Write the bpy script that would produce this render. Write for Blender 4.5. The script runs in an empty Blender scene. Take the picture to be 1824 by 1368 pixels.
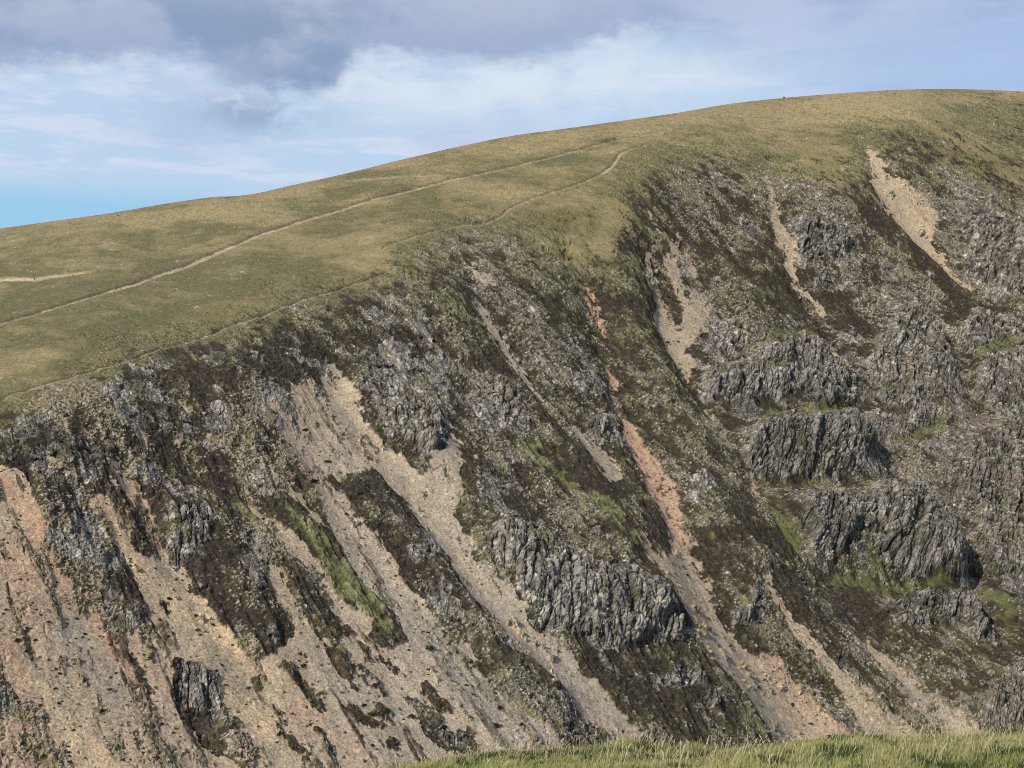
import bpy, math, random
import numpy as np
R = math.radians
random.seed(7); rng = np.random.default_rng(11)
sc = bpy.context.scene

# ------------------------------------------------------------------ camera
F = 1956.0                      # focal length in photograph pixels (photo 1824 x 1368)
HZ = 600.0                      # row of the eye-level horizon
cam_d = bpy.data.cameras.new("camera"); cam = bpy.data.objects.new("camera", cam_d)
sc.collection.objects.link(cam); sc.camera = cam
cam.location = (0, 0, 0); cam.rotation_euler = (R(90), 0, 0)
cam_d.lens = 36.0*F/1824; cam_d.sensor_width = 36
cam_d.shift_y = -(684-HZ)/1824
cam_d.clip_start = 0.2; cam_d.clip_end = 60000

# ------------------------------------------------------------------ sun + exposure
SUN_EL, SUN_AZ = 43.0, -132.0     # azimuth measured from +Y (view direction) towards +X
sx = math.sin(R(SUN_AZ))*math.cos(R(SUN_EL)); sy = math.cos(R(SUN_AZ))*math.cos(R(SUN_EL)); sz = math.sin(R(SUN_EL))
from mathutils import Vector
ld = bpy.data.lights.new("sun", 'SUN'); ld.energy = 5.0; ld.angle = R(1.6); ld.color = (1.0, 0.93, 0.82)
lo = bpy.data.objects.new("sun", ld); sc.collection.objects.link(lo)
lo.rotation_euler = Vector((sx, sy, sz)).to_track_quat('Z', 'Y').to_euler()
sc.view_settings.view_transform = 'Standard'; sc.view_settings.look = 'None'
sc.cycles.filter_width = 0.9
sc.view_settings.exposure = 0.0; sc.view_settings.gamma = 1.0

# ------------------------------------------------------------------ node helpers
class NT:
    def __init__(s, tree): s.t = tree; tree.nodes.clear()
    def n(s, typ, **kw):
        nd = s.t.nodes.new(typ)
        for k, v in kw.items(): setattr(nd, k, v)
        return nd
    def l(s, a, b): s.t.links.new(a, b)
    def put(s, sock, v):
        if isinstance(v, bpy.types.NodeSocket): s.l(v, sock)
        else: sock.default_value = v
    def m(s, op, a, b=0.0, c=0.0, clamp=False):
        nd = s.n('ShaderNodeMath', operation=op, use_clamp=clamp)
        s.put(nd.inputs[0], a); s.put(nd.inputs[1], b); s.put(nd.inputs[2], c)
        return nd.outputs[0]
    def ss(s, x, a, b, o0=0.0, o1=1.0):
        nd = s.n('ShaderNodeMapRange', interpolation_type='SMOOTHSTEP', clamp=True)
        s.put(nd.inputs[0], x); s.put(nd.inputs[1], a); s.put(nd.inputs[2], b); s.put(nd.inputs[3], o0); s.put(nd.inputs[4], o1)
        return nd.outputs[0]
    def mix(s, f, a, b, blend='MIX'):
        nd = s.n('ShaderNodeMix', data_type='RGBA', blend_type=blend)
        s.put(nd.inputs[0], f); s.put(nd.inputs[6], a); s.put(nd.inputs[7], b)
        return nd.outputs[2]
    def comb(s, x, y, z):
        nd = s.n('ShaderNodeCombineXYZ'); s.put(nd.inputs[0], x); s.put(nd.inputs[1], y); s.put(nd.inputs[2], z); return nd.outputs[0]
    def noise(s, vec, scale, det=6.0, rough=0.55, dist=0.0):
        nd = s.n('ShaderNodeTexNoise'); s.put(nd.inputs['Vector'], vec)
        nd.inputs['Scale'].default_value = scale; nd.inputs['Detail'].default_value = det
        nd.inputs['Roughness'].default_value = rough; nd.inputs['Distortion'].default_value = dist
        return nd.outputs[0]
def srgb(r, g, b):
    f = lambda c: c/12.92 if c <= 0.04045 else ((c+0.055)/1.055)**2.4
    return (f(r/255), f(g/255), f(b/255), 1.0)

# ------------------------------------------------------------------ sky
def build_world():
    w = bpy.data.worlds.new("World"); sc.world = w; w.use_nodes = True
    T = NT(w.node_tree)
    sky = T.n('ShaderNodeTexSky', sky_type='NISHITA'); sky.sun_disc = False
    sky.sun_elevation = R(SUN_EL); sky.sun_rotation = R(SUN_AZ); sky.altitude = 500
    tc = T.n('ShaderNodeTexCoord'); sp = T.n('ShaderNodeSeparateXYZ'); T.l(tc.outputs['Generated'], sp.inputs[0])
    X, Y, Z = sp.outputs
    u = T.m('ARCTAN2', X, Y)                       # azimuth, radians
    hyp = T.m('SQRT', T.m('ADD', T.m('MULTIPLY', X, X), T.m('MULTIPLY', Y, Y)))
    v = T.m('DIVIDE', Z, T.m('MAXIMUM', hyp, 0.02))   # tan(elevation)
    P = T.comb(T.m('MULTIPLY', u, 1.0), T.m('MULTIPLY', v, 1.6), T.m('MULTIPLY', Y, 0.2))
    Pst = T.comb(T.m('MULTIPLY', u, 1.0), T.m('MULTIPLY', v, 5.5), 3.7)
    n1 = T.noise(P, 7.0, 7, 0.55, 0.2)
    n2 = T.noise(P, 17.0, 8, 0.6)
    nfine = T.noise(P, 46.0, 6, 0.62)
    nst = T.noise(Pst, 6.0, 7, 0.58, 0.3)
    nbig = T.noise(P, 3.2, 4, 0.5)
    # lower border of the dark cloud deck, as tan(elevation) against azimuth
    fc = T.n('ShaderNodeFloatCurve'); cu = fc.mapping.curves[0]
    pts = [(-40, .20), (-26, .220), (-22, .229), (-18, .238), (-16.5, .239), (-15.0, .226), (-13, .214), (-11, .211), (-9.4, .217), (-8.0, .247), (-6, .253),
           (-3, .250), (0, .248), (2, .258), (5, .270), (8, .268), (11, .262), (14, .258), (18, .262), (24, .268), (45, .22)]
    tox = lambda d: (d+45)/90
    while len(cu.points) < len(pts): cu.points.new(0.5, 0.5)
    for p, (d, e) in zip(cu.points, pts): p.location = (tox(d), e); p.handle_type = 'AUTO'
    fc.mapping.update()
    T.put(fc.inputs['Value'], T.m('DIVIDE', T.m('ADD', u, R(45)), R(90), clamp=True))
    border = fc.outputs[0]
    d = T.m('SUBTRACT', v, border)
    d = T.m('ADD', d, T.m('MULTIPLY', T.m('SUBTRACT', n1, 0.5), 0.028))
    d = T.m('ADD', d, T.m('MULTIPLY', T.m('SUBTRACT', n2, 0.5), 0.045))
    d = T.m('ADD', d, T.m('MULTIPLY', T.m('SUBTRACT', nfine, 0.5), 0.034))
    right = T.ss(u, R(3), R(14))
    deck = T.ss(d, T.m('MULTIPLY_ADD', right, -0.03, -0.012), T.m('MULTIPLY_ADD', right, 0.03, 0.018))
    tx_ = T.m('DIVIDE', T.m('SUBTRACT', u, R(-13.2)), R(3.6)); ty_ = T.m('DIVIDE', T.m('SUBTRACT', v, 0.200), 0.024)
    tg = T.m('EXPONENT', T.m('MULTIPLY', T.m('ADD', T.m('MULTIPLY', tx_, tx_), T.m('MULTIPLY', ty_, ty_)), -1.0))
    tail = T.m('MULTIPLY', T.m('MULTIPLY', tg, 0.85), T.ss(n2, .34, .58))
    deck = T.m('MAXIMUM', deck, tail)
    # clear sky: pale veil over Nishita blue
    nish = T.mix(1.0, sky.outputs[0], (0.105, 0.105, 0.105, 1), 'MULTIPLY')
    clear = T.mix(0.62, nish, srgb(150, 200, 238))
    lowblue = T.mix(T.ss(v, 0.108, 0.140), srgb(158, 205, 237), srgb(193, 215, 239))
    lowblue = T.mix(0.85, clear, lowblue)
    veil = T.ss(T.m('MULTIPLY_ADD', T.m('SUBTRACT', T.noise(Pst, 15.0, 7, .6, .5), .5), .8, nst), 0.42, 0.62)
    veil = T.m('MULTIPLY', veil, T.ss(v, 0.112, 0.150))
    base = T.mix(T.m('MULTIPLY', veil, 1.0), lowblue, srgb(207, 220, 241))
    lav = T.m('MULTIPLY', T.ss(n1, 0.46, 0.66), 0.6)
    base = T.mix(T.m('MULTIPLY', lav, T.ss(v, .14, .18)), base, srgb(172, 192, 226))
    # bright white bank under the deck
    gx = T.m('DIVIDE', T.m('SUBTRACT', u, R(-2.5)), R(9.5)); gy = T.m('DIVIDE', T.m('SUBTRACT', v, 0.228), 0.035)
    g = T.m('EXPONENT', T.m('MULTIPLY', T.m('ADD', T.m('MULTIPLY', gx, gx), T.m('MULTIPLY', gy, gy)), -1.0))
    g2x = T.m('DIVIDE', T.m('SUBTRACT', u, R(9)), R(7)); g2y = T.m('DIVIDE', T.m('SUBTRACT', v, 0.240), 0.022)
    g2 = T.m('EXPONENT', T.m('MULTIPLY', T.m('ADD', T.m('MULTIPLY', g2x, g2x), T.m('MULTIPLY', g2y, g2y)), -1.0))
    gg = T.m('MULTIPLY', T.m('ADD', g, T.m('MULTIPLY', g2, .6)), T.ss(n2, 0.25, 0.6), clamp=True)
    base = T.mix(T.m('MULTIPLY', gg, 0.95), base, srgb(216, 229, 243))
    # right part: flat lavender blue
    rb = T.m('MULTIPLY', T.ss(u, R(9), R(22)), T.m('MULTIPLY_ADD', T.m('SUBTRACT', nst, .5), 1.2, .72), clamp=True)
    base = T.mix(rb, base, srgb(163, 188, 229))
    # deck shading
    dk = T.mix(T.ss(T.m('ADD', T.m('MULTIPLY_ADD', n2, .5, -.25), T.m('ADD', n1, T.m('MULTIPLY', T.m('SUBTRACT', nbig, .5), 1.1))), 0.38, 0.62), srgb(139, 161, 190), srgb(181, 191, 214))
    dk = T.mix(T.m('MULTIPLY', T.ss(d, 0.075, 0.0), 0.62), dk, srgb(140, 163, 201))
    dk = T.mix(T.m('MULTIPLY', T.ss(v, .27, .31), .35), dk, srgb(181, 191, 218))
    dk = T.mix(T.m('MULTIPLY', right, 0.75), dk, T.mix(T.ss(T.m('MULTIPLY_ADD', n1, .6, T.m('MULTIPLY', nst, .5)), .42, .64), srgb(150, 174, 216), srgb(190, 204, 232)))
    # ragged bright rim where the deck thins
    rim = T.m('MULTIPLY', T.ss(d, -0.022, -0.004), T.ss(d, 0.02, 0.0))
    rim = T.m('MULTIPLY', rim, T.ss(n2, 0.45, 0.62))
    rim = T.m('MULTIPLY', rim, T.ss(u, R(14), R(4)))
    col = T.mix(deck, base, dk)
    col = T.mix(T.m('MULTIPLY', rim, 0.5), col, srgb(222, 233, 246))
    # below the horizon: dull ground bounce
    col = T.mix(T.ss(v, -0.02, -0.12), col, srgb(120, 118, 100))
    bg = T.n('ShaderNodeBackground'); T.l(col, bg.inputs[0]); bg.inputs[1].default_value = 1.0
    out = T.n('ShaderNodeOutputWorld'); T.l(bg.outputs[0], out.inputs[0])
    w.cycles.sampling_method = 'MANUAL'; w.cycles.sample_map_resolution = 512
build_world()

# ------------------------------------------------------------------ numpy noise
def _hash(ix, iy, iz, seed=0):
    h = (ix.astype(np.uint32)*np.uint32(374761393) + iy.astype(np.uint32)*np.uint32(668265263)
         + iz.astype(np.uint32)*np.uint32(2147483647) + np.uint32((seed*974711+12345) & 0xffffffff))
    h = (h ^ (h >> np.uint32(13)))*np.uint32(1274126177)
    h = h ^ (h >> np.uint32(16)); h = h*np.uint32(2246822519); h ^= h >> np.uint32(15)
    return h.astype(np.float32)*np.float32(1/4294967296.0)
def vnoise(x, y, seed=0):
    """smooth 2-D value noise, about -1..1"""
    fx = np.floor(x); fy = np.floor(y); ix = fx.astype(np.int64).astype(np.uint32); iy = fy.astype(np.int64).astype(np.uint32)
    tx = (x-fx).astype(np.float32); ty = (y-fy).astype(np.float32)
    tx = tx*tx*tx*(tx*(tx*6-15)+10); ty = ty*ty*ty*(ty*(ty*6-15)+10)
    o = np.uint32(1); z = np.zeros_like(ix)
    a = _hash(ix, iy, z, seed); b = _hash(ix+o, iy, z, seed); c = _hash(ix, iy+o, z, seed); d = _hash(ix+o, iy+o, z, seed)
    return ((a+(b-a)*tx)*(1-ty)+(c+(d-c)*tx)*ty)*2-1
def fbm(x, y, oc=4, seed=0, gain=0.5):
    s = 0; a = 1.0; t = 0
    for k in range(oc):
        s = s+a*vnoise(x*2.03**k+k*17.3, y*2.03**k-k*9.1, seed+k*7); t += a; a *= gain
    return s/t*1.5
def worley(x, y, seed=0, jit=0.85):
    """F1, F2 and a random value of the nearest cell"""
    fx = np.floor(x); fy = np.floor(y)
    F1 = np.full(x.shape, 9.0, np.float32); F2 = F1.copy(); rid = np.zeros(x.shape, np.float32)
    z = np.zeros(x.shape, np.uint32)
    for dx in (-1, 0, 1):
        for dy in (-1, 0, 1):
            cx = (fx+dx); cy = (fy+dy); ix = cx.astype(np.int64).astype(np.uint32); iy = cy.astype(np.int64).astype(np.uint32)
            px = cx+0.5+(_hash(ix, iy, z, seed)-0.5)*jit; py = cy+0.5+(_hash(ix, iy, z, seed+1)-0.5)*jit
            d = np.sqrt((x-px)**2+(y-py)**2).astype(np.float32)
            r = _hash(ix, iy, z, seed+2)
            n = d < F1
            F2 = np.where(n, F1, np.minimum(F2, d)); rid = np.where(n, r, rid); F1 = np.where(n, d, F1)
    return F1, F2, rid
def sst(x, a, b):
    t = np.clip((x-a)/(b-a), 0, 1); return t*t*(3-2*t)
def lerp(a, b, t): return a+(b-a)*t

# ------------------------------------------------------------------ terrain: big form
SKY = np.array([(-900, 560), (-400, 470), (0, 407), (100, 393), (200, 379), (300, 362), (380, 351), (440, 347), (520, 330), (612, 310), (700, 288), (800, 265), (912, 242),
                (1000, 230), (1100, 216), (1200, 202), (1300, 185), (1400, 174), (1500, 166), (1600, 160), (1700, 158.5), (1824, 163), (2200, 190), (2800, 280)], float)
def hermite(x, pts):
    xs, ys = pts[:, 0], pts[:, 1]; m = np.gradient(ys, xs)
    i = np.clip(np.searchsorted(xs, x)-1, 0, len(xs)-2); h = xs[i+1]-xs[i]; t = np.clip((x-xs[i])/h, 0, 1)
    return (2*t**3-3*t**2+1)*ys[i]+(t**3-2*t**2+t)*h*m[i]+(-2*t**3+3*t**2)*ys[i+1]+(t**3-t**2)*h*m[i+1]
def skyrow(px): return hermite(px, SKY)
CP = [  # photo column, photo row, distance in metres
 (-500, 500, 860), (0, 407, 900), (300, 362, 900), (612, 310, 905), (912, 242, 950), (1100, 216, 990), (1400, 174, 1040), (1700, 158, 1040), (1824, 163, 1010), (2300, 200, 980),
 (0, 497, 665), (300, 470, 640), (600, 400, 700), (0, 600, 480), (200, 560, 500), (430, 500, 550), (850, 310, 800), (1050, 260, 840), (1250, 215, 900),
 (0, 720, 379), (200, 640, 424), (430, 560, 486), (600, 505, 540), (700, 440, 600), (900, 388, 680), (1130, 270, 800), (1390, 255, 850), (1500, 240, 860), (1640, 200, 900),
 (0, 900, 336), (0, 1368, 264), (300, 800, 390), (300, 1100, 322), (590, 645, 476), (600, 1000, 370), (600, 1368, 295), (850, 650, 512), (850, 900, 428), (850, 1368, 315),
 (1100, 500, 640), (1100, 700, 546), (1100, 1000, 430), (1100, 1368, 338), (1250, 400, 740), (1400, 600, 668), (1400, 900, 522), (1400, 1368, 392), (1600, 400, 772), (1600, 700, 650), (1600, 1000, 525),
 (1824, 345, 820), (1824, 500, 750), (1824, 700, 650), (1824, 1000, 545), (1824, 1300, 440), (2300, 500, 760), (2300, 1000, 560), (-500, 900, 300), (-500, 1368, 230), (600, 2000, 215), (1600, 2000, 270)]
def tps_fit(P, q, lam):
    n = len(P); d = np.hypot(P[:, None, 0]-P[None, :, 0], P[:, None, 1]-P[None, :, 1]); K = np.where(d > 0, d*d*np.log(d+1e-9), 0)+lam*np.eye(n)
    A = np.zeros((n+3, n+3)); A[:n, :n] = K; A[:n, n] = 1; A[:n, n+1:] = P; A[n, :n] = 1; A[n+1:, :n] = P.T
    return np.linalg.solve(A, np.concatenate([q, np.zeros(3)]))
_P = np.array([(a/1000, b/1000) for a, b, c in CP]); _w = tps_fit(_P, np.array([300.0/c for a, b, c in CP]), 0.003)
def qtps(px, py):
    x = px/1000; y = py/1000; s = _w[-3]+_w[-2]*x+_w[-1]*y
    for (a, b), w in zip(_P, _w[:-3]):
        d2 = (x-a)**2+(y-b)**2+1e-12; s = s+w*0.5*d2*np.log(d2)
    return np.clip(s/300.0, 1/1150.0, 1/110.0)
# coarse lookup of inverse distance, then the fine grid
GX = np.arange(-900, 2801, 20.0); GY = np.arange(100, 2801, 12.0)
QG = qtps(*np.meshgrid(GX, GY))
def bil(G, gx0, gy0, st, sty, px, py):
    fx = np.clip((px-gx0)/st, 0, G.shape[1]-1.001); fy = np.clip((py-gy0)/sty, 0, G.shape[0]-1.001)
    ix = fx.astype(int); iy = fy.astype(int); tx = fx-ix; ty = fy-iy
    return (G[iy, ix]*(1-tx)+G[iy, ix+1]*tx)*(1-ty)+(G[iy+1, ix]*(1-tx)+G[iy+1, ix+1]*tx)*ty

STEP = 1.3
cols = np.concatenate([np.arange(-880, -180, 20.0), np.arange(-180, -40, 2.6), np.arange(-40, 1864, STEP), np.arange(1864, 2060, 2.6), np.arange(2060, 2760, 20.0)])
NR = 900
t = np.linspace(0, 1, NR)
low = 1385+np.cumsum(np.linspace(4, 60, 38))
PXg, Tg = np.meshgrid(cols, t); S0 = skyrow(cols)
PYg = S0[None, :]+Tg*(1385-S0[None, :])
PXl, PYl = np.meshgrid(cols, low)
PX = np.vstack([PXg, PXl]); PY = np.vstack([PYg, PYl])
Q = bil(QG, GX[0], GY[0], 20.0, 12.0, PX, PY)
Yd = 1/Q
P0 = np.stack([(PX-912)/F*Yd, Yd, (HZ-PY)/F*Yd], -1)

# ------------------------------------------------------------------ ground cover map (where each cover lies on the hill)
RX0, RY0, RS = -120, 130, 2.0
rx = np.arange(RX0, 1944, RS); ry = np.arange(RY0, 1430, RS); RXm, RYm = np.meshgrid(rx, ry)
def poly(pts):
    m = np.zeros(RXm.shape, bool); pts = np.array(pts, float)
    x0, y0 = pts.min(0); x1, y1 = pts.max(0)
    i0 = max(int((x0-RX0)/RS)-1, 0); i1 = int((x1-RX0)/RS)+2; j0 = max(int((y0-RY0)/RS)-1, 0); j1 = int((y1-RY0)/RS)+2
    X = RXm[j0:j1, i0:i1]; Yy = RYm[j0:j1, i0:i1]; c = np.zeros(X.shape, bool)
    for (xa, ya), (xb, yb) in zip(pts, np.roll(pts, -1, 0)):
        if ya == yb: continue
        c ^= ((ya > Yy) != (yb > Yy)) & (X < (xb-xa)*(Yy-ya)/(yb-ya)+xa)
    m[j0:j1, i0:i1] = c
    return m.astype(np.float32)
def blur(m, r):
    k = int(round(r/RS))
    if k < 1: return m
    for _ in range(2):
        for ax in (0, 1):
            p = np.pad(m, [(k+1, k) if a == ax else (0, 0) for a in (0, 1)], mode='edge'); cs = np.cumsum(p, ax, dtype=np.float64)
            n = m.shape[ax]
            m = ((np.take(cs, range(2*k+1, 2*k+1+n), ax)-np.take(cs, range(0, n), ax))/(2*k+1)).astype(np.float32)
    return m
def stroke(pts, soft=1.5, hard=True, gauss=False):
    """polyline with a half width at each point"""
    out = np.zeros(RXm.shape, np.float32); wmax = max(p[2] for p in pts)*(3 if gauss else 1)+3*soft+4
    for (xa, ya, wa), (xb, yb, wb) in zip(pts[:-1], pts[1:]):
        i0 = max(int((min(xa, xb)-wmax-RX0)/RS), 0); i1 = int((max(xa, xb)+wmax-RX0)/RS)+2
        j0 = max(int((min(ya, yb)-wmax-RY0)/RS), 0); j1 = int((max(ya, yb)+wmax-RY0)/RS)+2
        X = RXm[j0:j1, i0:i1]; Yy = RYm[j0:j1, i0:i1]
        if X.size == 0: continue
        L2 = (xb-xa)**2+(yb-ya)**2+1e-9; tt = np.clip(((X-xa)*(xb-xa)+(Yy-ya)*(yb-ya))/L2, 0, 1)
        d = np.hypot(X-xa-tt*(xb-xa), Yy-ya-tt*(yb-ya)); w = wa+(wb-wa)*tt
        v = np.exp(-(d/w)**2) if gauss else np.clip((w-d)/soft*0.5+0.5, 0, 1)
        out[j0:j1, i0:i1] = np.maximum(out[j0:j1, i0:i1], v)
    return out
def mx(*a):
    r = a[0]
    for b in a[1:]: r = np.maximum(r, b)
    return r

# ---- plateau grass
edge = [(-130, 775), (0, 722), (30, 705), (120, 668), (190, 648), (240, 615), (300, 590), (350, 575), (420, 585), (445, 545), (490, 530), (540, 515), (620, 500), (703, 480), (688, 450), (740, 420),
        (830, 401), (900, 388), (960, 398), (1000, 440), (1060, 455), (1120, 440), (1110, 380), (1090, 330), (1120, 285), (1180, 262), (1300, 254), (1390, 262), (1430, 290), (1510, 338), (1528, 330), (1500, 270), (1485, 225),
        (1540, 215), (1600, 215), (1680, 262), (1740, 300), (1824, 350), (1944, 400), (1944, 340), (1824, 300), (1760, 262), (1700, 225), (1660, 195), (1740, 180), (1944, 178), (1944, 100), (-130, 100)]
PLAT = blur(poly(edge), 20)
# ---- scree runs:  name -> raster ; tone 0 tan .. 1 pink, grey amount separate
SCR = {}
SCR['central'] = mx(poly([(578, 640), (596, 640), (612, 665), (641, 700), (675, 780), (718, 812), (740, 838), (770, 845), (797, 893), (837, 949), (849, 980), (896, 1019), (946, 1065), (958, 1100), (997, 1122),
    (1036, 1167), (1067, 1198), (1106, 1244), (1133, 1279), (1160, 1330), (1200, 1400), (1150, 1400), (1110, 1330), (1075, 1295), (1016, 1229), (997, 1209), (946, 1167), (915, 1135), (872, 1085), (837, 1038), (795, 984), (764, 953), (725, 894), (682, 848), (640, 800), (604, 745), (588, 700)]),
    poly([(772, 705), (800, 760), (818, 800), (812, 850), (814, 905), (790, 895), (765, 840), (758, 812), (783, 808), (797, 785)]), stroke([(835, 760, 3), (841, 790, 5), (845, 850, 4)]))
SCR['grey'] = mx(poly([(508, 745), (545, 790), (590, 850), (631, 887), (686, 953), (717, 1011), (756, 1054), (779, 1093), (810, 1132), (841, 1143), (880, 1206), (931, 1248), (978, 1295), (1010, 1345), (1040, 1400),
    (900, 1400), (850, 1345), (840, 1300), (790, 1264), (745, 1230), (700, 1195), (690, 1150), (736, 1138), (722, 1089), (701, 1069), (662, 1046), (640, 1015), (600, 950), (575, 890), (540, 830)]),
    poly([(520, 685), (560, 665), (590, 730), (620, 775), (660, 830), (610, 850), (560, 790), (530, 730)])*0.8)
SCR['left'] = poly([(-130, 800), (-20, 815), (38, 840), (62, 890), (80, 930), (84, 968), (117, 1023), (156, 1077), (196, 1126), (262, 1126), (270, 1108), (235, 1030), (205, 960), (180, 930), (150, 880), (200, 880), (225, 905),
    (233, 980), (261, 988), (275, 950), (250, 900), (215, 850), (195, 800), (225, 815), (255, 865), (280, 915), (292, 968), (315, 990), (335, 1003), (373, 1065), (420, 1128), (463, 1167), (506, 1151), (521, 1116), (490, 1069), (470, 1007),
    (520, 1020), (560, 1060), (610, 1085), (660, 1120), (690, 1150), (700, 1195), (745, 1230), (790, 1264), (840, 1300), (850, 1345), (870, 1430), (-130, 1430)])
SCR['pale_strip'] = mx(stroke([(440, 884, 3), (478, 925, 9), (506, 948, 15), (541, 993, 13), (576, 1034, 10), (612, 1075, 10), (660, 1110, 8)]), stroke([(500, 850, 3), (512, 865, 5), (560, 914, 6), (590, 950, 4)]))
SCR['thin_middle'] = mx(stroke([(828, 560, 3), (860, 585, 4), (891, 612, 7), (941, 672, 6), (991, 732, 6), (1020, 765, 7), (1041, 792, 10), (1075, 822, 14), (1094, 848, 9), (1104, 866, 3)]), stroke([(898, 775, 2), (935, 798, 4), (975, 832, 4)]))
SCR['red'] = stroke([(1112, 728, 3), (1125, 752, 8), (1140, 785, 14), (1160, 822, 18), (1180, 862, 17), (1197, 900, 15), (1212, 940, 12), (1225, 965, 10)])
SCR['right_fan'] = mx(poly([(1212, 930), (1243, 972), (1278, 1030), (1290, 1077), (1309, 1112), (1352, 1155), (1403, 1178), (1426, 1209), (1457, 1237), (1504, 1283), (1545, 1340), (1560, 1400), (1450, 1400), (1403, 1310), (1372, 1279), (1348, 1244), (1309, 1198),
    (1270, 1159), (1239, 1116), (1216, 1062), (1175, 1000), (1190, 990), (1205, 965)]), stroke([(1112, 905, 3), (1130, 935, 6), (1150, 968, 9), (1180, 1000, 12), (1215, 1045, 14)]))
SCR['narrow'] = stroke([(1358, 1022, 2), (1370, 1040, 6), (1383, 1062, 9), (1411, 1104, 8), (1442, 1143, 8), (1473, 1186, 8), (1512, 1225, 12), (1547, 1276, 16), (1600, 1320, 34), (1640, 1400, 40)])
SCR['far_right'] = stroke([(1548, 1130, 2), (1562, 1155, 9), (1578, 1174, 13), (1613, 1206, 13), (1644, 1240, 14), (1683, 1268, 18), (1722, 1310, 24), (1760, 1380, 30)])
SCR['upper_web'] = mx(stroke([(1155, 378, 3), (1165, 400, 5), (1175, 418, 4), (1165, 450, 5), (1160, 480, 8), (1170, 520, 9), (1182, 555, 10), (1198, 600, 12)]), stroke([(1204, 420, 5), (1194, 455, 9), (1203, 495, 8), (1214, 528, 8), (1226, 560, 8), (1225, 600, 14)]),
    stroke([(1215, 450, 4), (1235, 495, 4), (1240, 530, 5), (1242, 560, 6), (1232, 600, 8)]), stroke([(1284, 535, 2), (1265, 555, 5), (1242, 585, 8), (1228, 610, 9)]), poly([(1180, 545), (1215, 575), (1245, 560), (1232, 620), (1248, 640), (1228, 665), (1212, 655), (1192, 620)]),
    stroke([(1228, 660, 3), (1236, 685, 2), (1249, 707, 3), (1276, 747, 4), (1306, 795, 4)]), stroke([(1330, 832, 3), (1352, 858, 7), (1375, 888, 4)]))
SCR['top_right'] = poly([(1533, 255), (1552, 258), (1572, 292), (1600, 318), (1645, 345), (1668, 385), (1662, 425), (1692, 460), (1746, 514), (1735, 514), (1700, 487), (1652, 442), (1605, 392), (1570, 352), (1560, 310)])
SCR['upper_mid'] = mx(stroke([(1367, 295, 3), (1372, 325, 5), (1385, 370, 7), (1395, 410, 12), (1412, 442, 12), (1420, 480, 6), (1425, 500, 5), (1447, 527, 7), (1467, 562, 7)]), stroke([(1487, 615, 4), (1505, 642, 9), (1512, 660, 7), (1518, 678, 3)]),
    stroke([(1345, 300, 2), (1365, 325, 3), (1385, 350, 4)])*.7, stroke([(1712, 625, 3), (1722, 648, 6), (1735, 675, 4)])*.8)
SCR['small'] = mx(stroke([(830, 468, 6), (848, 480, 12), (866, 500, 11), (885, 520, 5)])*.65, stroke([(841, 530, 3), (868, 575, 5), (885, 600, 4), (891, 612, 4)]), stroke([(1002, 450, 2), (1010, 465, 4), (1020, 480, 2)]),
    stroke([(85, 800, 3), (100, 815, 6), (123, 835, 5)]), stroke([(472, 705, 5), (500, 742, 8), (520, 775, 8), (545, 810, 6)]), stroke([(313, 707, 3), (340, 725, 4), (362, 750, 3)]), stroke([(517, 678, 3), (533, 730, 8), (550, 780, 10), (575, 830, 10)]),
    stroke([(310, 770, 3), (325, 800, 4)]), stroke([(728, 650, 2), (745, 680, 3), (765, 705, 3), (780, 720, 4)]), stroke([(690, 605, 3), (705, 635, 5), (720, 650, 3)])*.8, stroke([(845, 545, 2), (862, 565, 3)]), stroke([(385, 770, 2), (415, 800, 4), (430, 830, 2)]),
    stroke([(1644, 540, 2), (1625, 520, 3), (1600, 495, 2)]), stroke([(130, 870, 4), (160, 895, 8), (195, 915, 8), (210, 930, 5)]))
SCR['red_gully'] = mx(stroke([(1035, 487, 2), (1045, 513, 7), (1058, 533, 9), (1072, 553, 8), (1080, 575, 4), (1085, 600, 2)])*.8, stroke([(1083, 640, 3), (1092, 655, 6), (1100, 675, 8), (1108, 702, 4)])*.9)
PATCH = dict(  # dark heather islands inside the left scree
 h1=[(62, 845), (150, 830), (180, 870), (150, 900), (190, 940), (205, 964), (230, 1030), (268, 1108), (264, 1126), (194, 1126), (156, 1077), (117, 1023), (86, 968), (78, 925)],
 h2=[(300, 908), (342, 887), (389, 892), (482, 945), (486, 984), (467, 1007), (490, 1069), (521, 1116), (506, 1151), (463, 1167), (420, 1128), (373, 1062), (338, 1028), (331, 999), (303, 984)],
 h3=[(300, 1160), (342, 1178), (385, 1202), (389, 1248), (420, 1283), (455, 1338), (445, 1375), (400, 1345), (362, 1318), (338, 1287), (311, 1256), (300, 1198)],
 h4=[(-40, 1120), (0, 1182), (16, 1209), (39, 1244), (85, 1293), (62, 1293), (23, 1268), (-40, 1250)], h6=[(224, 900), (257, 929), (272, 964), (261, 988), (233, 980), (246, 953)], h6b=[(203, 878), (235, 880), (232, 906), (212, 902)],
 h11=[(740, 1264), (771, 1283), (818, 1295), (837, 1307), (849, 1330), (838, 1350), (790, 1335), (756, 1303)], h10=[(885, 1213), (919, 1198), (939, 1206), (997, 1213), (1016, 1229), (1048, 1268), (1082, 1298), (1110, 1322), (1100, 1345), (1000, 1345), (985, 1300), (946, 1268), (927, 1237)])
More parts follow.
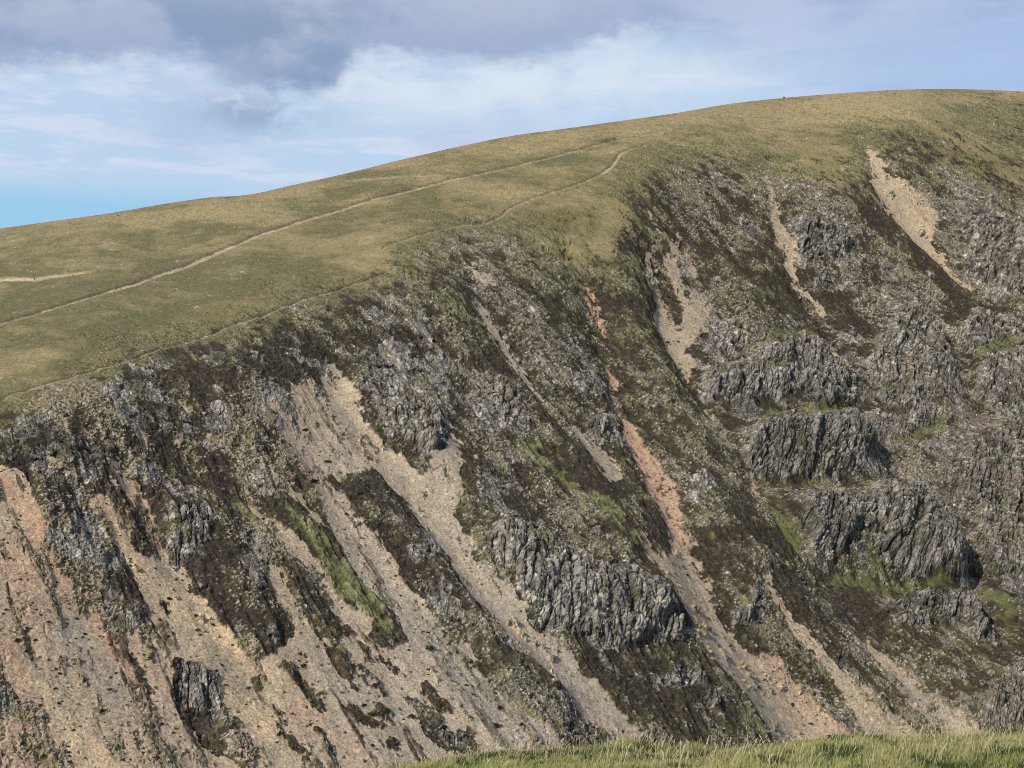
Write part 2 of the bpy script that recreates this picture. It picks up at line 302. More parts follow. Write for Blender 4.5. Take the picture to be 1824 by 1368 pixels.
HEA = mx(*[poly(p) for p in PATCH.values()], stroke([(222, 1165, 6), (240, 1200, 8), (262, 1238, 4)]), stroke([(495, 1180, 5), (515, 1200, 12), (545, 1232, 11), (572, 1262, 6)]), stroke([(656, 1236, 5), (700, 1290, 6)]), stroke([(684, 1160, 7), (715, 1188, 7)]),
         stroke([(752, 1214, 8), (793, 1254, 8)]), stroke([(500, 1000, 10), (540, 1045, 12), (580, 1085, 10), (620, 1120, 6)]), stroke([(478, 960, 5), (500, 1000, 12), (530, 1030, 10)]), poly([(500, 1005), (545, 1020), (600, 1080), (640, 1130), (600, 1140), (540, 1090), (505, 1050)])*.8, stroke([(600, 1150, 4), (650, 1195, 9), (700, 1245, 6)])*.7, stroke([(560, 1290, 6), (610, 1335, 9), (640, 1360, 8)])*.7,
         stroke([(270, 1060, 6), (290, 1075, 10), (300, 1090, 4)])*.8, stroke([(560, 1125, 6), (600, 1175, 9), (650, 1225, 7)])*.8, stroke([(620, 1245, 7), (665, 1290, 11), (715, 1340, 8)])*.8, stroke([(490, 1290, 5), (525, 1325, 9), (560, 1360, 6)])*.7, stroke([(640, 1140, 5), (680, 1175, 7)])*.8, stroke([(450, 1195, 4), (480, 1240, 6), (500, 1270, 4)])*.7, stroke([(700, 1205, 5), (740, 1245, 8), (770, 1262, 5)])*.8, stroke([(835, 1085, 4), (865, 1110, 6)])*.7, stroke([(20, 1300, 5), (60, 1345, 8)])*.7, stroke([(105, 1172, 4), (150, 1215, 4), (190, 1265, 5)])*.5, stroke([(300, 1035, 5), (330, 1045, 9), (360, 1050, 5)])*.7, stroke([(830, 1160, 4), (860, 1180, 8), (885, 1200, 6)])*.8)
BANDH = poly([(631, 859), (678, 859), (701, 875), (760, 945), (795, 984), (837, 1042), (872, 1085), (888, 1108), (942, 1159), (935, 1170), (888, 1167), (841, 1124), (810, 1128), (779, 1089), (771, 1054), (732, 1034), (717, 1003), (686, 953), (647, 914), (615, 871)])
HEAB = np.maximum(HEA, BANDH); HEA = HEAB*.25+blur(HEAB, 8)*.75
SCREE = mx(*SCR.values())
# ---- bright green
GRN = mx(poly([(500, 888), (530, 892), (545, 912), (600, 972), (650, 1035), (690, 1078), (735, 1130), (715, 1140), (690, 1125), (660, 1098), (610, 1065), (590, 1030), (558, 995), (520, 940)]), stroke([(405, 888, 6), (430, 893, 14), (455, 920, 12), (480, 955, 7)])*.8,
    stroke([(685, 447, 10), (708, 468, 15), (741, 485, 13), (768, 520, 14), (795, 547, 14), (821, 563, 10), (858, 590, 8), (895, 640, 5)])*.75, stroke([(900, 780, 8), (935, 795, 14), (985, 830, 16), (1010, 860, 8)])*.8, stroke([(1050, 870, 8), (1090, 930, 22), (1130, 965, 14), (1163, 995, 5)])*.8,
    stroke([(1335, 622, 7), (1390, 608, 9), (1450, 596, 6)])*.85, stroke([(1345, 672, 8), (1390, 650, 6)])*.6, stroke([(1350, 740, 6), (1420, 735, 8), (1480, 732, 11), (1525, 725, 6)])*.8, stroke([(1585, 795, 5), (1640, 775, 9), (1700, 742, 7)])*.7, stroke([(1735, 645, 6), (1780, 625, 12), (1810, 622, 6)])*.7,
    stroke([(1365, 850, 6), (1430, 855, 9), (1500, 862, 8), (1600, 863, 6)])*.55, stroke([(1375, 880, 6), (1385, 920, 10), (1410, 945, 8), (1420, 975, 5)])*.8, stroke([(1270, 955, 10), (1276, 965, 12)])*.9, stroke([(1480, 1020, 8), (1540, 1025, 16), (1605, 1050, 14), (1690, 1042, 8)])*.6,
    stroke([(1525, 955, 5), (1550, 990, 12), (1580, 1020, 14)])*.5, stroke([(1290, 1100, 0.1), (1300, 1110, 0.1)]), stroke([(1000, 1330, 8), (1060, 1330, 25), (1110, 1335, 10)])*.6, stroke([(1115, 590, 8), (1150, 600, 10)])*.8, stroke([(1180, 600, 6), (1195, 660, 7)])*.5,
    stroke([(1380, 510, 8), (1340, 540, 10)])*.6, stroke([(940, 470, 14), (1000, 500, 20), (980, 560, 12)])*.35, stroke([(1760, 1040, 8), (1790, 1070, 14), (1810, 1100, 10)])*.6, stroke([(1700, 1170, 14), (1790, 1130, 8), (1824, 1120, 8)])*.35,
    stroke([(1150, 1150, 10), (1230, 1180, 14), (1310, 1250, 16), (1360, 1300, 10)])*.45, stroke([(960, 480, 20), (1120, 500, 30)])*.4, stroke([(330, 640, 6), (360, 640, 10)])*.6, stroke([(275, 685, 6), (420, 720, 14), (470, 790, 6)])*.3, stroke([(560, 660, 10), (580, 680, 6)])*.3, stroke([(1655, 200, 18), (1740, 260, 22), (1824, 320, 20)])*.35)
GRN = blur(GRN*np.where((RXm > 1320) & (GRN > .2), 1.5, 1.0), 7)
GUL = stroke([(1522, 735, 5), (1560, 790, 8), (1620, 872, 8), (1690, 935, 9), (1735, 1000, 10), (1755, 1075, 11), (1790, 1120, 14)], soft=5)
GUL = mx(GUL, stroke([(1650, 535, 4), (1700, 620, 6), (1745, 720, 5)], soft=4)*.7)
# ---- rockiness of the face (fraction of bare stone)
ROCK = np.full(RXm.shape, 0.20, np.float32)
def rk(v, r, *polys):
    global ROCK
    for p in polys:
        m = blur(poly(p), r); ROCK = ROCK*(1-m)+v*m
rk(.46, 24, [(0, 690), (200, 645), (480, 600), (600, 610), (600, 720), (560, 860), (300, 900), (60, 840), (0, 800)])
rk(.34, 14, [(430, 540), (700, 480), (650, 580), (480, 620)])
rk(.62, 14, [(608, 640), (690, 590), (770, 600), (860, 680), (940, 790), (900, 840), (850, 780), (800, 740), (740, 690), (790, 800), (740, 830), (690, 770), (640, 700)], [(650, 520), (800, 570), (830, 640), (700, 620), (640, 570)])
rk(.50, 12, [(830, 405), (938, 415), (945, 450), (860, 460), (730, 450), (760, 425)], [(780, 500), (860, 470), (1000, 560), (1080, 640), (1110, 800), (1020, 740), (930, 640), (880, 590)], [(1400, 360), (1460, 350), (1540, 420), (1560, 520), (1480, 520), (1400, 480)])
rk(.36, 14, [(1110, 300), (1300, 275), (1420, 330), (1400, 400), (1420, 500), (1300, 470), (1180, 400)])
rk(.62, 12, [(1412, 335), (1480, 330), (1550, 440), (1500, 470), (1440, 430)], [(1560, 470), (1650, 480), (1700, 520), (1824, 600), (1824, 800), (1640, 850), (1560, 700), (1510, 560)], [(1660, 280), (1824, 360), (1824, 560), (1740, 520), (1690, 440)])
rk(.60, 12, [(850, 830), (940, 860), (1010, 900), (1000, 960), (900, 920), (850, 900)], [(1640, 860), (1824, 780), (1824, 1050), (1770, 1040), (1740, 980), (1700, 930)], [(1720, 1240), (1790, 1180), (1824, 1160), (1924, 1160), (1924, 1330), (1740, 1300)])
rk(.50, 8, *PATCH.values(), [(631, 859), (701, 875), (795, 984), (872, 1085), (942, 1159), (841, 1124), (779, 1089), (717, 1003), (615, 871)])
rk(.08, 16, [(1640, 190), (1924, 190), (1924, 400), (1824, 350), (1740, 290)], [(1500, 200), (1560, 220), (1530, 330), (1500, 300)], [(940, 390), (1150, 380), (1150, 560), (1080, 600), (1010, 500)])
rk(.20, 14, [(1450, 1100), (1560, 1080), (1600, 1140), (1720, 1160), (1824, 1160), (1800, 1180), (1730, 1240), (1730, 1330), (1500, 1280)], [(1240, 880), (1380, 900), (1450, 1010), (1350, 1000), (1250, 960)])
rk(.60, 16, [(1240, 580), (1480, 570), (1600, 540), (1824, 620), (1924, 700), (1924, 1060), (1760, 1100), (1600, 1130), (1560, 1000), (1450, 990), (1390, 880), (1330, 840), (1300, 730)])
rk(.50, 12, [(1190, 430), (1300, 560), (1240, 580), (1200, 500)], [(1000, 640), (1110, 700), (1120, 800), (1040, 770)], [(860, 840), (1000, 880), (1060, 940), (1110, 1000), (1000, 970), (900, 920)], [(1380, 980), (1480, 1060), (1560, 1160), (1500, 1230), (1440, 1110)])

# ---- crags: solid outcrops
CR = {
 'centre': [(849, 964), (880, 929), (931, 922), (958, 941), (978, 962), (1001, 975), (1036, 1005), (1075, 1015), (1114, 999), (1153, 1034), (1192, 1050), (1215, 1085), (1240, 1128), (1153, 1142), (1075, 1138), (1032, 1116), (997, 1118), (958, 1097), (950, 1054), (911, 1023), (880, 992)],
 'left_twin': [(301, 912), (345, 890), (385, 898), (388, 940), (365, 975), (345, 975), (335, 997), (303, 985)], 'left_low': [(303, 1163), (342, 1178), (385, 1202), (387, 1250), (360, 1275), (330, 1260), (308, 1240)],
 'slab_upper': [(860, 665), (900, 680), (945, 750), (930, 770), (890, 740), (862, 700)], 'slab_mid': [(700, 700), (760, 690), (800, 740), (795, 800), (740, 820), (690, 760)],
 'red_side': [(1060, 740), (1105, 715), (1115, 760), (1110, 790), (1060, 800), (1040, 770)], 'dome': [(1433, 500), (1450, 483), (1480, 483), (1494, 498), (1480, 512), (1450, 516)],
 'tier_a': [(1245, 600), (1300, 578), (1335, 600), (1330, 625), (1255, 625)], 'tier_b': [(1335, 632), (1400, 618), (1480, 598), (1485, 640), (1400, 655), (1335, 655)], 'tier_c': [(1253, 655), (1320, 640), (1400, 668), (1402, 715), (1330, 712), (1255, 712)],
 'tier_d': [(1416, 705), (1480, 692), (1528, 702), (1528, 722), (1440, 732)], 'tier_e': [(1335, 752), (1400, 752), (1480, 750), (1522, 742), (1550, 790), (1545, 835), (1440, 850), (1330, 838)],
 'big_slab': [(1600, 548), (1650, 555), (1690, 620), (1706, 690), (1700, 715), (1610, 730), (1560, 700), (1540, 650), (1570, 600)], 'under_slab': [(1530, 735), (1600, 745), (1680, 725), (1672, 762), (1595, 782), (1552, 765)],
 'great': [(1395, 882), (1488, 890), (1554, 874), (1605, 874), (1632, 887), (1683, 922), (1710, 964), (1737, 1030), (1700, 1035), (1660, 1030), (1605, 1028), (1590, 1020), (1560, 990), (1530, 955), (1480, 995), (1440, 970), (1410, 925)],
 'great_low': [(1585, 1068), (1640, 1062), (1700, 1056), (1745, 1062), (1757, 1089), (1735, 1118), (1640, 1122), (1590, 1118)], 'pale_nose': [(1722, 1115), (1780, 1102), (1812, 1130), (1765, 1150), (1722, 1142)],
 'knob_a': [(1222, 850), (1255, 845), (1262, 885), (1235, 897), (1222, 880)], 'knob_b': [(1305, 1082), (1362, 1080), (1368, 1105), (1350, 1120), (1315, 1115)], 'knob_c': [(1330, 1035), (1350, 1030), (1360, 1060), (1350, 1078), (1335, 1070)],
 'knob_d': [(1482, 1160), (1510, 1170), (1525, 1212), (1492, 1215)], 'knob_e': [(1190, 1185), (1240, 1175), (1258, 1215), (1200, 1215)], 'knob_f': [(1245, 1222), (1292, 1220), (1298, 1248), (1258, 1252)], 'knob_g': [(1000, 1265), (1020, 1262), (1045, 1298), (1005, 1300)],
 'knob_h': [(1085, 890), (1100, 880), (1120, 895), (1105, 905)], 'right_wall': [(1685, 850), (1725, 785), (1790, 762), (1924, 760), (1924, 1030), (1824, 1030), (1760, 1030), (1735, 960)], 'right_low': [(1735, 1250), (1800, 1200), (1924, 1190), (1924, 1310), (1750, 1300)], 'right_upper': [(1740, 640), (1800, 660), (1824, 700), (1824, 740), (1760, 740), (1730, 690)],
 'high_right': [(1700, 565), (1760, 545), (1824, 565), (1924, 600), (1924, 640), (1780, 655), (1712, 622)], 'high_far': [(1700, 400), (1760, 378), (1824, 400), (1924, 430), (1924, 520), (1790, 525), (1722, 470)], 'mid_join': [(1408, 645), (1480, 645), (1530, 662), (1556, 702), (1480, 692), (1412, 700)],
 'top_knobs': [(1410, 390), (1460, 370), (1500, 400), (1532, 452), (1480, 472), (1430, 450)], 'low_black': [(770, 1288), (818, 1298), (828, 1325), (790, 1328)]}
CRAG = mx(*[poly(p) for p in CR.values()])
crag_ids = list(CR)
CID = np.zeros(RXm.shape, np.int32)
for i, p in enumerate(CR.values()): CID[poly(p) > .5] = i+1
CRAGS = blur(CRAG, 8)
def below(m, n, step=1):   # how much outcrop lies just downhill: the lip of a crag stands proud, its foot meets the slope
    acc = np.zeros_like(m)
    for k in range(-4, n):
        acc += np.roll(m, -k*step, 0)
    return acc/n
BIGC = sst(blur(CRAG, 26), .25, .75)
CLIFF = blur(below(CRAG, 24), 8)*(.35+.65*CRAG)*(.06+.94*BIGC)
CLIFF = blur(CLIFF, 5)
# ---- tone helpers
PINK = blur(mx(stroke([(5, 850, 20), (60, 920, 18), (85, 980, 16), (120, 1040, 16), (160, 1090, 18), (190, 1140, 16), (230, 1200, 14)]), stroke([(230, 830, 14), (260, 900, 12), (290, 970, 10)])*.8, stroke([(1125, 750, 20), (1215, 945, 22)])*1.2,
    stroke([(1035, 487, 14), (1085, 600, 16), (1108, 700, 16)])*2.0, stroke([(1330, 1120, 14), (1420, 1215, 24), (1500, 1300, 26)])*.6, stroke([(-10, 1160, 14), (15, 1165, 8)])*1.6, stroke([(62, 935, 10), (75, 950, 7)])*1.6, stroke([(520, 1250, 20), (640, 1340, 30)])*.5, stroke([(190, 780, 14), (240, 840, 12)])*.6), 10)
TAN = blur(mx(stroke([(20, 1180, 14), (60, 1225, 24), (110, 1300, 24), (180, 1380, 26)]), stroke([(280, 1040, 8), (350, 1080, 32), (380, 1140, 26)]), stroke([(400, 1200, 12), (430, 1250, 22), (480, 1310, 22)]), stroke([(610, 680, 14), (700, 820, 26), (780, 930, 18), (860, 1040, 14), (960, 1150, 14), (1080, 1280, 14)]),
    stroke([(740, 1180, 10), (800, 1260, 18), (850, 1320, 20)]), stroke([(150, 890, 14), (195, 915, 12), (260, 1040, 14), (300, 1060, 12)])*.8, stroke([(1300, 1080, 14), (1380, 1190, 12)])*.6, stroke([(1560, 290, 20), (1640, 400, 22), (1730, 505, 10)])*.6, stroke([(1380, 1050, 14), (1460, 1170, 10)])*.8,
    stroke([(620, 900, 14), (700, 1000, 14), (780, 1080, 16), (860, 1180, 14)])*.5, stroke([(380, 1100, 16), (470, 1200, 14)])*.5), 12)
GREYS = blur(mx(stroke([(60, 1000, 18), (110, 1100, 34), (170, 1200, 30), (260, 1300, 30), (330, 1368, 30)]), stroke([(700, 1040, 10), (800, 1150, 24), (930, 1290, 26)])*.7, stroke([(880, 1040, 12), (1000, 1160, 22), (1120, 1290, 24)])*.8, stroke([(1260, 1120, 14), (1350, 1230, 18), (1410, 1310, 18)])*.8, stroke([(540, 780, 20), (600, 860, 22)])*.7,
    stroke([(1600, 1200, 14), (1700, 1290, 16)])*.7, stroke([(500, 1130, 16), (580, 1200, 20)])*.6), 14)
# ---- footpaths and peat banks
PATHS = {
 'main': [(-60, 592, 1.2), (0, 577, 1.5), (50, 563, 1.8), (100, 548, 1.6), (153, 532, 1.6), (200, 518, 1.8), (240, 507, 3.0), (283, 490, 3.4), (333, 475, 2.8), (353, 465, 5.0), (377, 455, 3.6), (417, 438, 2.6), (463, 418, 2.4), (500, 407, 2.4), (545, 392, 2.2), (590, 380, 2.0), (665, 355, 1.8), (750, 335, 1.5), (800, 322, 1.3), (912, 298, 1.0), (1000, 276, 0.8), (1090, 252, .5), (1180, 235, .2)],
 'pale': [(615, 322, .7), (700, 317, 1.1), (785, 312, 1.0)],
 'walkers': [(-60, 500, 3.5), (0, 498, 4.0), (40, 497, 4.5), (62, 498, 3.5), (100, 492, 2.6), (133, 488, 1.8), (170, 481, 1.0)],
 'rim': [(-60, 742, 1.0), (17, 705, 1.6), (67, 689, 1.4), (127, 671, 1.6), (183, 655, 1.4), (233, 639, 1.2), (283, 620, .8), (333, 608, 1.0), (373, 596, 1.3), (400, 584, 1.0), (450, 568, 1.3), (483, 556, 1.2), (533, 538, 1.0), (567, 525, .9), (608, 513, .9), (658, 497, .8), (706, 481, .8)],
 'crest': [(680, 449, 1.4), (695, 439, 1.0), (741, 421, .8), (795, 406, .7), (868, 396, 1.2), (891, 387, 1.4), (908, 372, 1.0), (950, 353, 1.0), (987, 342, 1.2), (1040, 325, 1.2), (1070, 311, 1.8), (1087, 300, 4.0), (1097, 287, 4.5), (1104, 275, 3.0), (1118, 268, 1.0), (1152, 258, .8)]}
PTH = {k: stroke([(x_, y_, w_*(.78 if k in ('main', 'walkers') else .55)) for x_, y_, w_ in v], soft=1.0) for k, v in PATHS.items()}
PATHR = mx(*PTH.values())
PEAT = mx(*[stroke([(x, y-w*.6-2.0, min(1.8, w*1.1)) for x, y, w in v], soft=1.6) for k, v in PATHS.items() if k not in ('pale', 'walkers')])*.95
PEAT = mx(PEAT, stroke([(690, 440, 2), (700, 436, 3)]), stroke([(1075, 250, 2), (1095, 247, 3)]), stroke([(400, 350, 1.5), (425, 349, 1.5)])*.6, stroke([(560, 525, 2), (610, 511, 2), (700, 482, 2)]), stroke([(130, 590, .8), (260, 552, .8)])*.5, stroke([(940, 300, .8), (1060, 255, .8)])*.5)
PGREEN = blur(mx(stroke([(110, 665, 9), (150, 625, 9), (210, 590, 8), (280, 565, 8), (360, 535, 9), (450, 500, 8)]), stroke([(900, 300, 5), (1000, 280, 10), (1100, 250, 7)]), stroke([(-60, 560, 10), (200, 500, 12), (330, 465, 8)])*.5, stroke([(540, 480, 6), (700, 430, 8)])*.4, stroke([(0, 690, 14), (110, 655, 12)])*.6, stroke([(560, 360, 12), (640, 345, 10)])*.7, stroke([(350, 505, 6), (380, 500, 5)])*.6), 6)
PTAN = blur(mx(stroke([(1100, 235, 14), (1300, 205, 22), (1450, 200, 26), (1600, 180, 14)]), stroke([(0, 430, 20), (300, 390, 16), (600, 330, 10)])*.6, stroke([(600, 440, 14), (850, 370, 16), (1000, 330, 12)])*.5, stroke([(200, 545, 6), (290, 530, 8)])*.7), 20)
# ---- relief in metres (ribs positive, gullies negative)
def rl(a, pts): return a*stroke(pts, gauss=True)
REL = sum([rl(-7, [(1005, 440, 16), (1045, 510, 22), (1080, 590, 26), (1110, 710, 26), (1160, 830, 24), (1215, 940, 26), (1300, 1100, 36), (1440, 1280, 46)]), rl(5, [(690, 445, 18), (741, 485, 22), (800, 550, 24), (880, 640, 22), (990, 760, 22), (1060, 860, 24), (1130, 965, 26)]),
    rl(-5, [(830, 470, 14), (870, 560, 18), (930, 660, 16), (1040, 790, 18), (1090, 850, 20)]) * 0.7, rl(-5, [(590, 640, 14), (660, 760, 26), (760, 890, 34), (880, 1050, 40), (1060, 1240, 44), (1180, 1400, 50)]), rl(-3.5, [(520, 760, 22), (640, 950, 34), (760, 1090, 34), (900, 1260, 40)]),
    rl(5, [(640, 700, 30), (740, 780, 34), (820, 850, 30), (900, 940, 40), (1010, 1020, 50), (1150, 1080, 40)]), rl(4, [(640, 860, 18), (760, 980, 22), (880, 1130, 24), (1000, 1230, 26)]), rl(3, [(80, 880, 20), (130, 980, 26), (220, 1080, 28)]), rl(3.5, [(320, 900, 24), (400, 990, 30), (480, 1110, 26)]),
    rl(-8, [(1650, 530, 12), (1700, 620, 14), (1745, 720, 12)])*.7, rl(-7, [(1522, 735, 10), (1560, 790, 13), (1620, 872, 14), (1690, 935, 15), (1735, 1000, 16), (1755, 1075, 16), (1790, 1120, 18)]), rl(-9, [(1160, 470, 18), (1200, 590, 20), (1240, 690, 16), (1306, 793, 14), (1380, 890, 14), (1440, 1000, 16), (1540, 1120, 14), (1620, 1210, 20), (1720, 1310, 30)])*.75,
    rl(6, [(1110, 400, 24), (1130, 560, 26), (1190, 700, 24), (1260, 850, 28), (1340, 1000, 30), (1450, 1140, 28), (1560, 1260, 26)])*.8, rl(9, [(1420, 900, 40), (1500, 930, 50), (1600, 930, 50), (1680, 1000, 40)]), rl(7, [(1350, 780, 36), (1450, 790, 40), (1530, 800, 30)]), rl(-5, [(1330, 735, 12), (1420, 740, 14), (1520, 728, 12)]), rl(-5, [(1480, 1015, 14), (1600, 1050, 16), (1700, 1040, 12)]), rl(-6, [(1350, 850, 12), (1450, 862, 12), (1600, 860, 10)]), rl(7, [(1340, 560, 40), (1420, 680, 40), (1500, 800, 40), (1580, 900, 44), (1680, 1010, 40)]), rl(7, [(1600, 560, 36), (1650, 640, 36), (1690, 720, 26)]), rl(-6, [(1535, 255, 12), (1600, 350, 20), (1660, 430, 18), (1745, 512, 14), (1800, 600, 20)]),
    rl(-5, [(1370, 290, 16), (1400, 420, 18), (1425, 500, 14), (1480, 600, 16), (1515, 680, 12)]), rl(6, [(1640, 205, 20), (1740, 285, 24), (1824, 350, 26), (1900, 400, 26)]), rl(-3, [(110, 668, 10), (150, 622, 10), (230, 582, 10), (360, 535, 10), (450, 500, 9)])*.8, rl(4, [(1240, 420, 40), (1320, 500, 40)]),
    rl(-3, [(440, 884, 10), (541, 993, 14), (612, 1075, 16)]), rl(-3, [(220, 830, 14), (290, 970, 16), (370, 1080, 26), (460, 1220, 30)]), rl(-5, [(1358, 1022, 10), (1411, 1104, 14), (1473, 1186, 14), (1547, 1276, 20)])*.6, rl(4, [(1740, 1110, 30), (1800, 1130, 20)]), rl(5, [(1740, 1270, 30), (1824, 1200, 50)])])

# ------------------------------------------------------------------ evaluate everything on the terrain grid
x, y, z = P0[..., 0], P0[..., 1], P0[..., 2]
sA = (x*0.783+y*0.622)                       # along the strike of the slope
fA = (x*0.52-y*0.655-z*0.55)                 # down the slope
infr = (PX > -100) & (PX < 1924) & (PY < 1400)
nearsky = sst((PY-skyrow(PX)), 1.0, 16.0)
w1 = fbm(sA/22, fA/40, 3, 1)*7; w2 = fbm(sA/6, fA/11, 3, 5)*4.5; w3 = fbm(sA/1.6, fA/3.0, 2, 9)*3.2
w4 = fbm(sA/22+50, fA/40, 3, 21)*7; w5 = fbm(sA/6+9, fA/11, 3, 25)*6; w6 = fbm(sA/1.6+3, fA/3.0, 2, 29)*3.4
WX = PX+(w1+w2+w3)*np.clip(nearsky, .1, 1); WY = PY+(w4+w5+w6)*np.clip(nearsky, .1, 1)
def smp(G, a=WX, b=WY): return bil(G, RX0, RY0, RS, RS, a, b)
def smn(G, a=PX, b=PY):
    ii = np.clip(((a-RX0)/RS).round().astype(int), 0, G.shape[1]-1); jj = np.clip(((b-RY0)/RS).round().astype(int), 0, G.shape[0]-1); return G[jj, ii]
PLATW = smp(blur(PLAT, 64)); plat = smp(PLAT); scr = smp(SCREE); hea = smp(HEA); grn = smp(GRN); rock = smp(ROCK); crag = smp(CRAGS); pink = smp(PINK); tan = smp(TAN); grey = smp(GREYS)
pgreen = smp(PGREEN); ptan = smp(PTAN)
lx = PX+w3*0.3; ly = PY+w6*0.22
path = smp(PATHR, lx, ly); peat = smp(PEAT, lx, ly+w6*.3)
rel = bil(blur(REL.astype(np.float32), 12), RX0, RY0, RS, RS, PX+w1*.8, PY+w4*.8)

n_a = fbm(sA/30, fA/60, 4, 41); n_b = fbm(sA/7, fA/12, 4, 43); n_c = fbm(sA/2.2, fA/3.6, 3, 47); n_d = fbm(sA/0.9, fA/1.1, 2, 53)
rdg = 1-np.abs(fbm(sA/9, fA/60, 3, 61)); rdg2 = 1-np.abs(fbm(sA/3.6, fA/22, 3, 63))
# stones: two sizes of cells
F1, F2, cid = worley(sA/1.25+n_c*.3+n_b*.3, fA/1.0+n_d*.3, 71); G1, G2, gid = worley(sA/0.70+n_d*.15, fA/0.62, 75)
# crag columns (upright, jointed) and bedding ledges
vz = z+0.22*sA+4.0*n_a+2.2*n_b
uz = z+1.2*n_a+.5*n_b
az_ = x/y*lerp(430.0, 560.0, sst(PX, 1000, 1500)); cA = az_+.16*(1-sst(PX, 1100, 1350))*(PY-900)/F*500*-1.0+uz*.06
K1, K2, kid = worley(cA/3.6+n_a*.6+n_b*.3, uz/6.0+.5*n_b, 81); L1, L2, lid = worley(cA/1.7+n_b*.4+uz*.04, uz/2.4+.35*n_c, 85)
J1, J2, jid = worley(cA/7.0+n_a*.8, uz/15.0+n_b*.4, 89)
crack = np.clip((K2-K1)*5, 0, 1); crack2 = np.clip((L2-L1)*4, 0, 1)
ledge = ((vz+6*vnoise(sA/30, fA/60, 88))/15.0) % 1.0

face = 1-sst(plat+n_a*.26+n_b*.34+n_c*.40+n_d*.18+.12*vnoise(sA/2, fA/30, 17), .26, .74)
green = sst(grn+n_b*.30+n_c*.34+n_d*.14, .34, .80)*(face*.85+.15)
streak = fbm(sA/2.6, fA/26, 4, 141); streak2 = fbm(sA/7+5, fA/60, 3, 147)
SCRB = blur(SCREE, 7); scb = smp(SCRB)
scree = sst((scr*.2+scb*.8)*(1-sst(hea+n_b*.36+n_c*.36+n_d*.20+streak*.25, .36, .60))+n_c*.20+n_b*.12+n_d*.14+streak*.20, .36, .58)
veg = sst(streak*.8+n_b*.5+n_c*.3+.25*streak2, .22, .62)*(1-sst(smp(TAN), .25, .6)*.85)
loose = np.maximum.reduce([smp(SCR['left']), smp(SCR['grey'])*.7])*(1-smp(blur(SCR['central'], 4)))
scree = scree*(1-veg*.85*loose)
# patchy mixed margin: little scree among stones on the left half of the face
leftmix = sst(PX, 700, 450)*sst(PY, 640, 740)*face
scree = np.maximum(scree, leftmix*sst(rdg*.55+n_b*.3+n_c*.22, .64, .84)*.9*(1-sst(hea+n_b*.2, .35, .55)))
scree = scree*(1-.75*sst(green, .5, .9))
ofb = fbm(sA/9+3, fA/13, 6, 131, .6)
patch = sst(ofb*.85+(rock-.53)*1.5-.5*grn-.7*(PLATW-.12).clip(0, 1), .02, .16)*face*sst(PX*0+PY-skyrow(PX), 60, 130)
cr = np.maximum(sst(crag*1.08+n_b*.24+n_c*.30+n_d*.12+ofb*.30, .42, .62), patch*.95)*(1-scree)
bigc = smp(BIGC); solid = sst(crag, .35, .65)*(.35+.65*bigc)
cr = cr*(1-sst(green, .10, .4)*.95)*(1-smp(GUL)*.8)
cr = cr*(1-sst(ledge, .86, .93)*sst(n_b+n_c*.5, -.3, .3)*.9)
rockp = np.clip(rock*.62-.10+.42*n_b+.26*n_a+.16*n_c-.50*(PLATW-.12).clip(0, 1), 0.008, .80)*(1-.6*green)
stone_big = sst(rockp*sst(n_a+n_b*.6, -.5, .5)*1.25-cid, -.06, .06)*sst(F2-F1, .04, .16)
stone_small = sst(rockp*.8-gid, -.05, .05)*sst(G2-G1, .03, .14)
stone = np.maximum(stone_big, stone_small*.85)*face*(1-scree)*(1-cr)
# isolated stones in plateau and greens are rare
stone_g = (gid > .992)*(1-face)*sst(PY-skyrow(PX), 8, 40)

# ---- displacement along the big form's normal
def grid_normals(P):
    du = np.gradient(P, axis=1); dv = np.gradient(P, axis=0); n = np.cross(du, dv); n /= np.linalg.norm(n, axis=-1, keepdims=True)+1e-9
    n *= np.sign(n[..., 2:3]+1e-9)
    return n
N0 = grid_normals(P0)
vd = -P0/np.linalg.norm(P0, axis=-1, keepdims=True); facing = sst(np.abs((vd*N0).sum(-1)), .10, .48)
fr = face*sst(PY-skyrow(PX), 20, 60)*(.15+.85*facing)
h = rel*.80*(.35+.65*np.clip(fr+.3, 0, 1))*nearsky
rimsoft = 1-.75*sst(PX, 760, 600)*sst(PY, 820, 700)
h += fr*rimsoft*((rdg-.7)*2.2+(rdg2-.7)*.8)*(1-scree*.88)
h += fr*n_a*1.3
h += (1-scree)*(1-cr)*fr*(n_b*.5+n_c*.42+n_d*.20)                     # heather hummocks
h += scree*(n_b*.14+n_c*.08+n_d*.06+(.5-G1)*.14*(gid-.2)-.45)          # sunken, rubbly
h += stone*(.22+.35*cid*(stone_big > .5)+.15*gid)
h += cr*(-.3*solid+(.26+.74*solid)*((jid-.5)*3.6-(1-np.clip((J2-J1)*4, 0, 1))*1.6*solid+(kid-.5)*1.6+(lid-.5)*.7-(1-crack)*1.2-(1-crack2)*.5)+n_c*.18+n_d*.14+ledge*1.6*solid)
h += smp(CLIFF, PX+w1*1.2+w2, PY+w4*1.2+w5)*(2.4+3.0*sst(PX, 1230, 1330))
h += green*fr*(n_c*.18-.5*sst(PX, 1250, 1350))
h -= bil(blur(GUL, 8), RX0, RY0, RS, RS, PX+w2*.5, PY+w5*.5)*4.5
h += (.5+.5*facing)*(1-face)*(.12+.88*nearsky)*(n_b*.30+n_c*.20+n_d*.08)*np.clip(y/600, .5, 1.5)
h += -path*(1-face*.5)*.35-peat*.5
h += -sst(ledge, .90, .96)*cr*1.2
outside = 1-sst(-PX, 40, 160)*1-sst(PX, 1864, 1990)
P = P0+N0*h[..., None]

